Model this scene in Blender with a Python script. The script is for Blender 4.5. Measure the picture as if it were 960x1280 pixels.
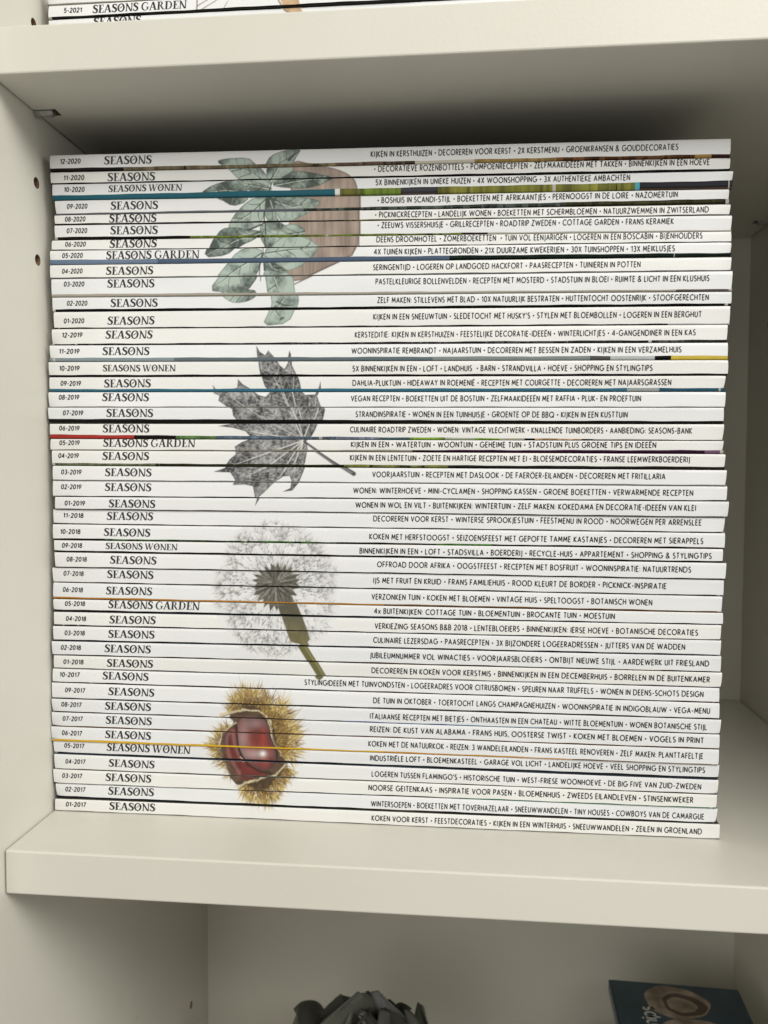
import bpy, bmesh, math, random
import numpy as np
from mathutils import Matrix, Vector

# ------------------------------------------------------------------ camera, light, exposure
for o in list(bpy.data.objects):
    bpy.data.objects.remove(o)
scene = bpy.context.scene
COL = scene.collection

cam_data = bpy.data.cameras.new('camera')
cam_data.sensor_fit = 'HORIZONTAL'
cam_data.sensor_width = 36.0
cam_data.lens = 36.0 * 1060.6 / 960.0
cam_data.clip_start = 0.01
cam_data.clip_end = 50.0
cam_data.dof.use_dof = True
cam_data.dof.focus_distance = 0.362
cam_data.dof.aperture_fstop = 18.0
cam = bpy.data.objects.new('camera', cam_data)
COL.objects.link(cam)
_r = Vector((0.9951355, 0.09848106, 0.00260935))
_u = Vector((-0.00739568, 0.04826786, 0.99880705))
_f = Vector((-0.09823763, 0.99396765, -0.04876139))
_M = Matrix((_r, _u, -_f)).transposed().to_4x4()
_M.translation = Vector((0.18608, -0.31989, 0.15404))
cam.matrix_world = _M
scene.camera = cam

world = bpy.data.worlds.new('World')
scene.world = world
world.use_nodes = True
_bg = world.node_tree.nodes['Background']
_bg.inputs[0].default_value = (1.0, 0.975, 0.90, 1)
_bg.inputs[1].default_value = 0.33


def area_light(name, loc, target, size, power, color):
    d = bpy.data.lights.new(name, 'AREA')
    d.shape = 'RECTANGLE'
    d.size, d.size_y = size
    d.energy = power
    d.color = color
    o = bpy.data.objects.new(name, d)
    COL.objects.link(o)
    o.location = loc
    o.rotation_euler = (Vector(target) - Vector(loc)).to_track_quat('-Z', 'Y').to_euler()
    return o


# daylight from a window off to the right, ceiling bounce above, and a little from the room on the left
AIM = (0.18, 0.0, 0.10)
area_light('window_light', (1.60, -0.92, 0.95), AIM, (0.30, 0.50), 8.5, (1.0, 0.985, 0.945))
area_light('window_light', (2.00, -0.50, 0.50), AIM, (0.40, 0.80), 6.8, (1.0, 0.985, 0.945))  # added side lamp to balance the brightness, not a second window
area_light('ceiling_light', (0.88, -1.28, 1.38), AIM, (1.20, 1.00), 25.0, (1.0, 0.985, 0.94))
area_light('room_light', (-0.40, -1.40, 0.40), AIM, (0.80, 0.80), 4.4, (1.0, 0.98, 0.92))

scene.view_settings.view_transform = 'Standard'
scene.view_settings.look = 'None'
scene.view_settings.gamma = 1.0
scene.view_settings.use_curve_mapping = False
scene.view_settings.exposure = 0.11
scene.render.engine = 'CYCLES'
scene.cycles.use_denoising = True
scene.cycles.max_bounces = 10
scene.cycles.diffuse_bounces = 6

rng = random.Random(7)
nrng = np.random.default_rng(11)


# ------------------------------------------------------------------ helpers
def lin(c):
    if isinstance(c, str):
        c = [int(c[i:i + 2], 16) / 255.0 for i in (0, 2, 4)]
    c = np.asarray(c, float)
    return np.where(c <= 0.04045, c / 12.92, ((c + 0.055) / 1.055) ** 2.4)


def new_mat(name, color=(0.8, 0.8, 0.8), rough=0.5, spec=0.5):
    m = bpy.data.materials.new(name)
    m.use_nodes = True
    b = m.node_tree.nodes['Principled BSDF']
    b.inputs['Base Color'].default_value = (*color[:3], 1)
    b.inputs['Roughness'].default_value = rough
    b.inputs['Specular IOR Level'].default_value = spec
    return m, m.node_tree, b


def noise_tint(nt, b, c0, c1, scale, detail=4.0, coords='Object', stretch=(1, 1, 1), bump=0.0, bump_scale=None, lo=0.35, hi=0.65):
    N, L = nt.nodes, nt.links
    tc = N.new('ShaderNodeTexCoord')
    mp = N.new('ShaderNodeMapping')
    mp.inputs['Scale'].default_value = stretch
    L.new(tc.outputs[coords], mp.inputs[0])
    nz = N.new('ShaderNodeTexNoise')
    nz.inputs['Scale'].default_value = scale
    nz.inputs['Detail'].default_value = detail
    L.new(mp.outputs[0], nz.inputs['Vector'])
    cr = N.new('ShaderNodeValToRGB')
    cr.color_ramp.elements[0].position = lo
    cr.color_ramp.elements[1].position = hi
    cr.color_ramp.elements[0].color = (*c0, 1)
    cr.color_ramp.elements[1].color = (*c1, 1)
    L.new(nz.outputs['Fac'], cr.inputs[0])
    L.new(cr.outputs[0], b.inputs['Base Color'])
    if bump:
        n2 = N.new('ShaderNodeTexNoise')
        n2.inputs['Scale'].default_value = bump_scale or scale * 4
        n2.inputs['Detail'].default_value = 3
        L.new(mp.outputs[0], n2.inputs['Vector'])
        bp = N.new('ShaderNodeBump')
        bp.inputs['Strength'].default_value = bump
        bp.inputs['Distance'].default_value = 0.0004
        L.new(n2.outputs['Fac'], bp.inputs['Height'])
        L.new(bp.outputs[0], b.inputs['Normal'])
    return cr


def attr_mat(name, rough=0.4):
    m, nt, b = new_mat(name, rough=rough)
    a = nt.nodes.new('ShaderNodeAttribute')
    a.attribute_name = 'ink'
    nt.links.new(a.outputs['Color'], b.inputs['Base Color'])
    return m


M_CAB, nt, b = new_mat('white_melamine', (0.62, 0.60, 0.515), 0.42)
CAB_RAMP = noise_tint(nt, b, (0.604, 0.585, 0.512), (0.634, 0.615, 0.544), 9.0, 6.0, bump=0.12, bump_scale=700)
# a few specks of dust and small scuffs on the boards
_N, _L = nt.nodes, nt.links
_tc = _N.new('ShaderNodeTexCoord')
_vo = _N.new('ShaderNodeTexVoronoi')
_vo.inputs['Scale'].default_value = 42.0
_L.new(_tc.outputs['Object'], _vo.inputs['Vector'])
_lt = _N.new('ShaderNodeMath')
_lt.operation = 'LESS_THAN'
_lt.inputs[1].default_value = 0.035
_L.new(_vo.outputs['Distance'], _lt.inputs[0])
_nz = _N.new('ShaderNodeTexNoise')
_nz.inputs['Scale'].default_value = 23.0
_L.new(_tc.outputs['Object'], _nz.inputs['Vector'])
_gt = _N.new('ShaderNodeMath')
_gt.operation = 'GREATER_THAN'
_gt.inputs[1].default_value = 0.56
_L.new(_nz.outputs['Fac'], _gt.inputs[0])
_mu = _N.new('ShaderNodeMath')
_mu.operation = 'MULTIPLY'
_L.new(_lt.outputs[0], _mu.inputs[0])
_L.new(_gt.outputs[0], _mu.inputs[1])
_mx = _N.new('ShaderNodeMix')
_mx.data_type = 'RGBA'
_L.new(_mu.outputs[0], _mx.inputs['Factor'])
_L.new(CAB_RAMP.outputs[0], _mx.inputs['A'])
_mx.inputs['B'].default_value = (0.42, 0.38, 0.30, 1)
_L.new(_mx.outputs['Result'], b.inputs['Base Color'])
M_CHIP, nt, b = new_mat('raw_chipboard', (0.20, 0.11, 0.06), 0.9)
noise_tint(nt, b, (0.09, 0.045, 0.022), (0.24, 0.14, 0.075), 900.0)
M_STEEL, nt, b = new_mat('zinc_steel', (0.45, 0.45, 0.43), 0.35)
b.inputs['Metallic'].default_value = 0.8
noise_tint(nt, b, (0.36, 0.36, 0.34), (0.5, 0.5, 0.48), 300.0)
M_PAPER = []
for k, (c0, c1) in enumerate([((0.69, 0.692, 0.69), (0.735, 0.737, 0.738)), ((0.70, 0.695, 0.67), (0.745, 0.742, 0.725)),
                              ((0.67, 0.68, 0.69), (0.72, 0.728, 0.738)), ((0.705, 0.71, 0.71), (0.75, 0.755, 0.755))]):
    m, nt, b = new_mat('coated_paper_%d' % k, c1, 0.36)
    noise_tint(nt, b, c0, c1, 26.0, 6.0, stretch=(0.6, 1, 2.5), bump=0.28, bump_scale=110)
    M_PAPER.append(m)
M_INK, nt, b = new_mat('black_ink', (0.010, 0.010, 0.011), 0.5)
noise_tint(nt, b, (0.007, 0.007, 0.008), (0.016, 0.016, 0.017), 900.0)
M_PRINT = attr_mat('printed_illustration', 0.38)
M_PANEL = []  # cover prints, kept dark to put shade into the gaps
for k, (c0, c1) in enumerate([((.02, .025, .02), (.10, .09, .06)), ((.03, .02, .015), (.14, .07, .04)), ((.015, .02, .03), (.07, .09, .12))]):
    m, nt, b = new_mat('printed_cover_%d' % k, c1, 0.38)
    noise_tint(nt, b, c0, c1, 18.0, 5.0)
    M_PANEL.append(m)
M_FOLD = attr_mat('printed_cover_fold', 0.50)
M_FOLD.node_tree.nodes['Principled BSDF'].inputs['Specular IOR Level'].default_value = 0.2
M_PAGES, nt, b = new_mat('page_edges', (0.7, 0.68, 0.62), 0.8)
noise_tint(nt, b, (0.42, 0.40, 0.36), (0.74, 0.72, 0.66), 60.0, 2.0, stretch=(0.2, 0.2, 60))


def mesh_obj(name, verts, faces, mat, parent=None, origin=(0, 0, 0), smooth=False):
    me = bpy.data.meshes.new(name)
    ox, oy, oz = origin
    me.from_pydata([(v[0] - ox, v[1] - oy, v[2] - oz) for v in verts], [], faces)
    me.update()
    for m in (mat if isinstance(mat, (list, tuple)) else [mat]):
        me.materials.append(m)
    if smooth:
        me.polygons.foreach_set('use_smooth', [True] * len(me.polygons))
    o = bpy.data.objects.new(name, me)
    COL.objects.link(o)
    if parent is not None:
        o.parent = parent
    return o


def empty(name, loc, label=None, cat=None, group=None, rz=0.0):
    o = bpy.data.objects.new(name, None)
    o.empty_display_size = 0.02
    COL.objects.link(o)
    o.location = loc
    o.rotation_euler = (0, 0, rz)
    if label:
        o['label'] = label
    if cat:
        o['category'] = cat
    if group:
        o['group'] = group
    return o


def bevel_box(name, lo, hi, mat, parent=None, r=0.0006, segs=2, origin=(0, 0, 0)):
    bm = bmesh.new()
    bmesh.ops.create_cube(bm, size=1.0)
    for v in bm.verts:
        v.co = Vector([(lo[i] + hi[i]) / 2 + v.co[i] * (hi[i] - lo[i]) - origin[i] for i in range(3)])
    if r:
        bmesh.ops.bevel(bm, geom=bm.edges[:], offset=r, segments=segs, profile=0.5, affect='EDGES')
    me = bpy.data.meshes.new(name)
    bm.to_mesh(me)
    bm.free()
    for m in (mat if isinstance(mat, (list, tuple)) else [mat]):
        me.materials.append(m)
    o = bpy.data.objects.new(name, me)
    COL.objects.link(o)
    if parent is not None:
        o.parent = parent
    return o


def cut(obj, bm_cut):
    """carve real recesses into a board; the recess walls take the second material"""
    me = bpy.data.meshes.new('tmp_cut')
    for f in bm_cut.faces:
        f.material_index = 1
    bm_cut.to_mesh(me)
    bm_cut.free()
    me.materials.append(obj.data.materials[0])
    me.materials.append(obj.data.materials[1])
    c = bpy.data.objects.new('tmp_cut', me)
    COL.objects.link(c)
    c.parent = obj.parent
    md = obj.modifiers.new('cut', 'BOOLEAN')
    md.operation = 'DIFFERENCE'
    md.solver = 'EXACT'
    md.object = c
    dg = bpy.context.evaluated_depsgraph_get()
    dg.update()
    nm = bpy.data.meshes.new_from_object(obj.evaluated_get(dg))
    obj.modifiers.clear()
    old = obj.data
    obj.data = nm
    nm.name = old.name
    bpy.data.objects.remove(c)
    bpy.data.meshes.remove(me)
    bpy.data.meshes.remove(old)


def add_cyl(bm, center, axis, radius, length, n=20):
    q = Vector((0, 0, 1)).rotation_difference(Vector(axis)).to_matrix().to_4x4()
    bmesh.ops.create_cone(bm, cap_ends=True, segments=n, radius1=radius, radius2=radius, depth=length,
                          matrix=Matrix.Translation(center) @ q)


# ------------------------------------------------------------------ the bookcase
W, H, D, T = 0.3698, 0.3069, 0.2664, 0.018
ZB, ZT = -0.346, 0.668
case = empty('bookcase', (W / 2, D / 2, ZB), 'cream white melamine bookcase with shelves holding the magazines', 'bookcase')
CO = (W / 2, D / 2, ZB)
PIN_Y = (0.0358, 0.2285)
left = bevel_box('side_panel', (-0.018, -0.012, ZB), (0.0, D, ZT), [M_CAB, M_CHIP], case, origin=CO)
right = bevel_box('side_panel', (W, -0.012, ZB), (W + 0.018, D, ZT), [M_CAB, M_CHIP], case, origin=CO)
hole_z = (0.3442, 0.2775, 0.2447, -0.2120, -0.2448)
for side, x in ((left, 0.0), (right, W)):
    bm = bmesh.new()
    for z in hole_z:
        for y in PIN_Y:
            add_cyl(bm, (x - CO[0], y - CO[1], z - CO[2]), (1, 0, 0), 0.0024, 0.018)
    cut(side, bm)
bevel_box('back_panel', (-0.017, D, ZB + 0.001), (W + 0.017, D + 0.003, ZT - 0.001), M_CAB, case, r=0, origin=CO)
shelf_tops = (ZB + T, 0.0, H + T, ZT)
for k, zt in enumerate(shelf_tops):
    g = 0.0005
    sh = bevel_box('shelf', (g, 0.0, zt - T), (W - g, D - 0.0006, zt), [M_CAB, M_CHIP], case, r=0.0007, origin=CO)
    if k in (1, 2):
        bm = bmesh.new()
        for x, s in ((0.0, 1), (W, -1)):
            for y in PIN_Y:
                add_cyl(bm, (x - CO[0], y - CO[1], zt - T - CO[2] + 0.0004), (1, 0, 0), 0.0033, 0.021, 24)
        cut(sh, bm)
        for x, s in ((0.0, 1), (W, -1)):
            for y in PIN_Y:
                bm = bmesh.new()
                add_cyl(bm, (x + s * 0.0043 - CO[0], y - CO[1], zt - T - CO[2] + 0.0006), (1, 0, 0), 0.0024, 0.0085, 20)
                bmesh.ops.bevel(bm, geom=[e for e in bm.edges if e.calc_face_angle(0) > 1], offset=0.0004, segments=2, affect='EDGES')
                me = bpy.data.meshes.new('shelf_pin')
                bm.to_mesh(me)
                bm.free()
                me.materials.append(M_STEEL)
                o = bpy.data.objects.new('shelf_pin', me)
                COL.objects.link(o)
                o.parent = left if s > 0 else right


# ------------------------------------------------------------------ lettering: two little alphabets drawn as strokes
def arc(cx, cy, rx, ry, a0, a1, n=None):
    n = n or max(3, int(abs(a1 - a0) / 24))
    return [(cx + rx * math.cos(math.radians(a0 + (a1 - a0) * i / n)), cy + ry * math.sin(math.radians(a0 + (a1 - a0) * i / n))) for i in range(n + 1)]


def strip(pts, widths):
    """a stroke of varying width along a polyline: (verts, quads) in glyph space"""
    n = len(pts)
    if not isinstance(widths, (list, tuple)):
        widths = [widths] * n
    closed = n > 3 and math.dist(pts[0], pts[-1]) < 1e-6
    V, F = [], []
    for i in range(n):
        if closed and i in (0, n - 1):
            a, b, c = pts[n - 2], pts[0], pts[1]
        else:
            a, b, c = pts[max(i - 1, 0)], pts[i], pts[min(i + 1, n - 1)]
        d1 = (b[0] - a[0], b[1] - a[1])
        d2 = (c[0] - b[0], c[1] - b[1])
        l1, l2 = math.hypot(*d1), math.hypot(*d2)
        if l1 < 1e-9:
            d1, l1 = d2, l2
        if l2 < 1e-9:
            d2, l2 = d1, l1
        n1, n2 = (-d1[1] / l1, d1[0] / l1), (-d2[1] / l2, d2[0] / l2)
        mx, my = n1[0] + n2[0], n1[1] + n2[1]
        ml = math.hypot(mx, my)
        if ml < 0.2:
            mx, my, k = n1[0], n1[1], 1.0
        else:
            mx, my = mx / ml, my / ml
            k = min(1.0 / max(0.3, mx * n1[0] + my * n1[1]), 1.7)
        w = widths[i] * 0.5 * k
        V += [(b[0] + mx * w, b[1] + my * w), (b[0] - mx * w, b[1] - my * w)]
        if i:
            F.append((2 * i - 2, 2 * i - 1, 2 * i + 1, 2 * i))
    return V, F


def dots(x, y, r):
    p = arc(x, y, r, r, 0, 360, 8)[:-1]
    return p, [tuple(range(8))]


_l = lambda *p: list(p)
SANS = {
    'A': (.74, [_l((0, 0), (.37, 1), (.74, 0)), _l((.13, .32), (.61, .32))]),
    'B': (.54, [_l((0, .53), (.26, .53)) + arc(.27, .265, .25, .265, 88, -88) + _l((0, 0), (0, 1), (.24, 1)) + arc(.25, .77, .21, .23, 88, -88)]),
    'C': (.68, [arc(.44, .5, .44, .5, 48, 312)]),
    'D': (.72, [_l((0, 0), (0, 1), (.24, 1)) + arc(.25, .5, .47, .5, 88, -88) + _l((.24, 0), (0, 0))]),
    'E': (.47, [_l((.47, 1), (0, 1), (0, 0), (.47, 0)), _l((0, .52), (.41, .52))]),
    'F': (.46, [_l((.46, 1), (0, 1), (0, 0)), _l((0, .5), (.40, .5))]),
    'G': (.82, [arc(.43, .5, .43, .5, 48, 355) + _l((.86, .46), (.52, .46))]),
    'H': (.64, [_l((0, 0), (0, 1)), _l((.64, 0), (.64, 1)), _l((0, .52), (.64, .52))]),
    'I': (.0, [_l((0, 0), (0, 1))]),
    'J': (.14, [_l((.14, 1), (.14, 0)) + arc(-.02, -.02, .16, .2, -10, -80)]),
    'K': (.56, [_l((0, 0), (0, 1)), _l((.54, 1), (.04, .5), (.58, 0))]),
    'L': (.44, [_l((0, 1), (0, 0), (.44, 0))]),
    'M': (.84, [_l((0, 0), (.09, 1), (.42, .22), (.75, 1), (.84, 0))]),
    'N': (.66, [_l((0, 0), (0, 1), (.66, 0), (.66, 1))]),
    'O': (.88, [arc(.44, .5, .44, .5, 90, 450, 16)]),
    'P': (.50, [_l((0, 0), (0, 1), (.24, 1)) + arc(.25, .74, .25, .26, 88, -88) + _l((0, .48))]),
    'Q': (.96, [arc(.48, .5, .48, .5, 90, 450, 16), _l((.6, .28), (.96, -.04))]),
    'R': (.54, [_l((0, 0), (0, 1), (.24, 1)) + arc(.25, .74, .25, .26, 88, -88) + _l((0, .48)), _l((.22, .48), (.54, 0))]),
    'S': (.48, [arc(.25, .76, .22, .24, 40, 255) + arc(.24, .25, .25, .25, 72, -145)]),
    'T': (.58, [_l((0, 1), (.58, 1)), _l((.29, 1), (.29, 0))]),
    'U': (.60, [_l((0, 1), (0, .32)) + arc(.30, .30, .30, .30, 180, 360) + _l((.60, 1))]),
    'V': (.70, [_l((0, 1), (.35, 0), (.70, 1))]),
    'W': (1.06, [_l((0, 1), (.27, 0), (.53, .95), (.79, 0), (1.06, 1))]),
    'X': (.62, [_l((0, 0), (.60, 1)), _l((.02, 1), (.62, 0))]),
    'Y': (.62, [_l((0, 1), (.31, .5), (.62, 1)), _l((.31, .5), (.31, 0))]),
    'Z': (.58, [_l((0, 1), (.56, 1), (0, 0), (.58, 0))]),
    '0': (.54, [arc(.27, .5, .27, .5, 90, 450, 14)]),
    '1': (.26, [_l((0, .8), (.24, 1), (.24, 0))]),
    '2': (.48, [arc(.24, .74, .22, .26, 165, -35) + _l((0, 0), (.50, 0))]),
    '3': (.46, [arc(.22, .76, .2, .24, 150, -80) + arc(.22, .27, .24, .27, 78, -145)]),
    '4': (.56, [_l((.42, 0), (.42, 1), (0, .28), (.58, .28))]),
    '5': (.48, [_l((.44, 1), (.1, 1), (.06, .56)) + arc(.22, .31, .25, .31, 108, -140)]),
    '6': (.50, [_l((.36, 1), (.1, .55)) + arc(.25, .29, .25, .29, 150, 510, 14)]),
    '7': (.48, [_l((0, 1), (.48, 1), (.14, 0))]),
    '8': (.48, [arc(.24, .76, .2, .24, 90, 450, 12), arc(.24, .26, .25, .26, 90, 450, 12)]),
    '9': (.50, [_l((.14, 0), (.4, .45)) + arc(.25, .71, .25, .29, -30, 330, 14)]),
    '&': (.66, [_l((.66, 0), (.14, .70)) + arc(.27, .81, .17, .19, 200, -20) + _l((.40, .66), (.10, .42)) + arc(.24, .22, .24, .22, 140, 290) + _l((.52, .2), (.60, .42))]),
    '-': (.30, [_l((0, .42), (.30, .42))]),
    "'": (.0, [_l((0, 1), (0, .72))]),
    ',': (.05, [_l((.05, .06), (0, -.18))]),
    '/': (.4, [_l((0, 0), (.4, 1))]),
    'x': (.44, [_l((0, 0), (.43, .66)), _l((.01, .66), (.44, 0))]),
    'n': (.42, [_l((0, 0), (0, .66)), _l((0, .40)) + arc(.21, .42, .21, .24, 170, 0) + _l((.42, 0))]),
    'i': (.0, [_l((0, 0), (0, .66))]),
    'p': (.48, [_l((0, .66), (0, -.3)), arc(.24, .33, .24, .33, 90, 450, 14)]),
    's': (.36, [arc(.19, .49, .15, .17, 40, 255) + arc(.18, .17, .18, .17, 72, -145)]),
}
for _k in 'ABEFHKLMNPRSTUVXYZ':
    _w, _st = SANS[_k]
    SANS[_k] = (_w * .87, [[(p[0] * .87, p[1]) for p in q] for q in _st])
DOTS = {':': (.04, [(0.02, .10), (0.02, .60)]), '.': (.04, [(.02, .06)]), '•': (.22, [(.11, .46)])}


def split_sharp(s, weight):
    """break a polyline where it turns sharply so that every limb keeps its full weight"""
    out, cur = [], [s[0]]
    for i in range(1, len(s)):
        cur.append(s[i])
        if i + 1 < len(s):
            a, b, c = s[i - 1], s[i], s[i + 1]
            d1, d2 = (b[0] - a[0], b[1] - a[1]), (c[0] - b[0], c[1] - b[1])
            l1, l2 = math.hypot(*d1), math.hypot(*d2)
            if l1 > 1e-6 and l2 > 1e-6 and (d1[0] * d2[0] + d1[1] * d2[1]) / (l1 * l2) < .05:
                e = weight * .45
                cur[-1] = (b[0] + d1[0] / l1 * e, b[1] + d1[1] / l1 * e) if abs(d1[1]) < .5 * l1 or abs(d1[1]) < 1e-6 else b
                out.append(cur)
                cur = [(b[0] - d2[0] / l2 * e, b[1] - d2[1] / l2 * e) if abs(d2[1]) < .5 * l2 else b]
    out.append(cur)
    return out


def layout_sans(text, weight=0.19, gap=0.30, space=0.42):
    V, F, x = [], [], 0.0
    for ch in text:
        if ch == ' ':
            x += space
            continue
        base, marks = {'Ë': ('E', (.11, .36)), 'Ö': ('O', (.32, .64))}.get(ch, (ch, ()))
        if base in DOTS:
            w, ds = DOTS[base]
            for (dx, dy) in ds:
                vv, ff = dots(x + dx, dy, 0.17 if base == '•' else 0.085)
                o = len(V)
                V += vv
                F += [tuple(o + i for i in f) for f in ff]
        else:
            w, strokes = SANS[base]
            for s in [q for st in strokes for q in split_sharp(st, weight)]:
                vv, ff = strip([(x + p[0], p[1]) for p in s], weight)
                o = len(V)
                V += vv
                F += [tuple(o + i for i in f) for f in ff]
            if ch == 'i':
                vv, ff = dots(x, .86, .09)
                o = len(V)
                V += vv
                F += [tuple(o + i for i in f) for f in ff]
            for mx in marks:
                vv, ff = dots(x + mx, 1.19, 0.075)
                o = len(V)
                V += vv
                F += [tuple(o + i for i in f) for f in ff]
        x += w + gap
    return V, F, x - gap


def _rect(x0, y0, x1, y1):
    return [(x0, y0), (x1, y0), (x1, y1), (x0, y1)], [(0, 1, 2, 3)]


def _poly(*p):
    return list(p), [tuple(range(len(p)))]


def _bar(a, b, w):
    """slanted stem with horizontal ends"""
    return [(a[0] - w / 2, a[1]), (a[0] + w / 2, a[1]), (b[0] + w / 2, b[1]), (b[0] - w / 2, b[1])], [(0, 1, 2, 3)]


def _ring(cx, cy, ro, ri, n=22):
    V = []
    for i in range(n):
        a = 2 * math.pi * i / n
        V += [(cx + ro[0] * math.cos(a), cy + ro[1] * math.sin(a)), (cx + ri[0] * math.cos(a), cy + ri[1] * math.sin(a))]
    return V, [(2 * i, 2 * ((i + 1) % n), 2 * ((i + 1) % n) + 1, 2 * i + 1) for i in range(n)]


_S_pts = [(.545, .80), (.50, .90), (.40, .965), (.29, .97), (.18, .92), (.125, .80), (.16, .67), (.27, .575), (.40, .485), (.50, .37), (.515, .22), (.44, .085), (.31, .03), (.18, .05), (.09, .13), (.05, .25)]
_S_w = [.085, .09, .10, .115, .16, .19, .205, .225, .225, .21, .195, .16, .11, .10, .09, .085]
_tk, _tn = .20, .10
SERIF = {
    'S': (.60, [strip(_S_pts, _S_w), _poly((.515, .97), (.56, .97), (.565, .70), (.525, .72)), _poly((.03, .03), (.075, .03), (.065, .31), (.03, .31))]),
    'E': (.62, [_rect(.10, .0, .10 + _tk, 1), _rect(0, .945, .10, 1), _rect(0, 0, .10, .055), _rect(.265, .945, .58, 1), _rect(.265, 0, .60, .055), _rect(.265, .485, .44, .54),
                _poly((.53, .945), (.545, .74), (.585, .74), (.58, .945)), _poly((.53, .055), (.585, .27), (.63, .27), (.60, .055)), _rect(.40, .38, .44, .485), _rect(.40, .54, .44, .65)]),
    'A': (.80, [_bar((.10, .04), (.375, 1), .10), _bar((.66, .04), (.40, 1.0), .21), _rect(.20, .31, .54, .365), _rect(-.01, 0, .22, .05), _rect(.50, 0, .82, .05)]),
    'O': (.82, [_ring(.41, .5, (.41, .53), (.215, .425)), strip([(.27, .40), (.36, .49), (.45, .58), (.56, .74)], [.02, .10, .09, .02])]),
    'N': (.84, [_rect(.12, .05, .12 + _tn, .98), _rect(.69, .02, .69 + _tn, .95), _bar((.68, 0), (.13, 1), .185), _rect(0, .95, .2, 1), _rect(.02, 0, .28, .05), _rect(.59, .95, .86, 1)]),
    'W': (1.16, [_bar((.32, 0), (.10, .95), .17), _bar((.34, 0), (.57, .95), .065), _bar((.76, 0), (.55, .95), .17), _bar((.78, 0), (1.03, .95), .065), _rect(-.03, .95, .25, 1), _rect(.42, .95, .70, 1), _rect(.92, .95, 1.16, 1)]),
    'G': (.84, [strip(arc(.42, .5, .345, .485, 42, 318, 16), [.055, .06, .06, .08, .11, .14, .155, .165, .165, .165, .155, .14, .11, .08, .06, .06, .06]),
                _rect(.60, .10, .60 + .15, .40), _rect(.50, .40, .85, .45), _poly((.645, .97), (.69, .97), (.70, .68), (.655, .72))]),
    'R': (.82, [_rect(.10, .05, .10 + _tk, .95), _rect(0, .95, .10 + _tk, 1), _rect(0, 0, .37, .05), strip([(.26, .972), (.40, .972), (.50, .92), (.545, .83), (.545, .70), (.50, .60), (.40, .52), (.26, .51)], [.055, .06, .10, .16, .16, .10, .06, .055]),
                _bar((.69, .03), (.41, .51), .175), _rect(.62, 0, .85, .05)]),
    'D': (.86, [_rect(.10, .05, .10 + _tk, .95), _rect(0, .945, .10 + _tk, 1), _rect(0, 0, .10 + _tk, .055), strip([(.26, .972), (.44, .965), (.58, .90), (.68, .76), (.72, .58), (.72, .42), (.68, .24), (.58, .10), (.44, .035), (.26, .028)], [.055, .06, .10, .15, .17, .17, .15, .10, .06, .055])]),
}


def layout_serif(text, gap=0.035, space=0.30):
    V, F, x = [], [], 0.0
    for ch in text:
        if ch == ' ':
            x += space
            continue
        w, polys = SERIF[ch]
        for vv, ff in polys:
            o = len(V)
            V += [(x + p[0], p[1]) for p in vv]
            F += [tuple(o + i for i in f) for f in ff]
        x += w + gap
    return V, F, x - gap


# ------------------------------------------------------------------ printed pictures: painted on small canvases, then laid on the spines
CS = 0.36


def chaikin(p, n=2):
    for _ in range(n):
        q = []
        for a, b in zip(p, p[1:] + p[:1]):
            q += [(a[0] * .78 + b[0] * .22, a[1] * .78 + b[1] * .22), (a[0] * .22 + b[0] * .78, a[1] * .22 + b[1] * .78)]
        p = q
    return p


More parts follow.
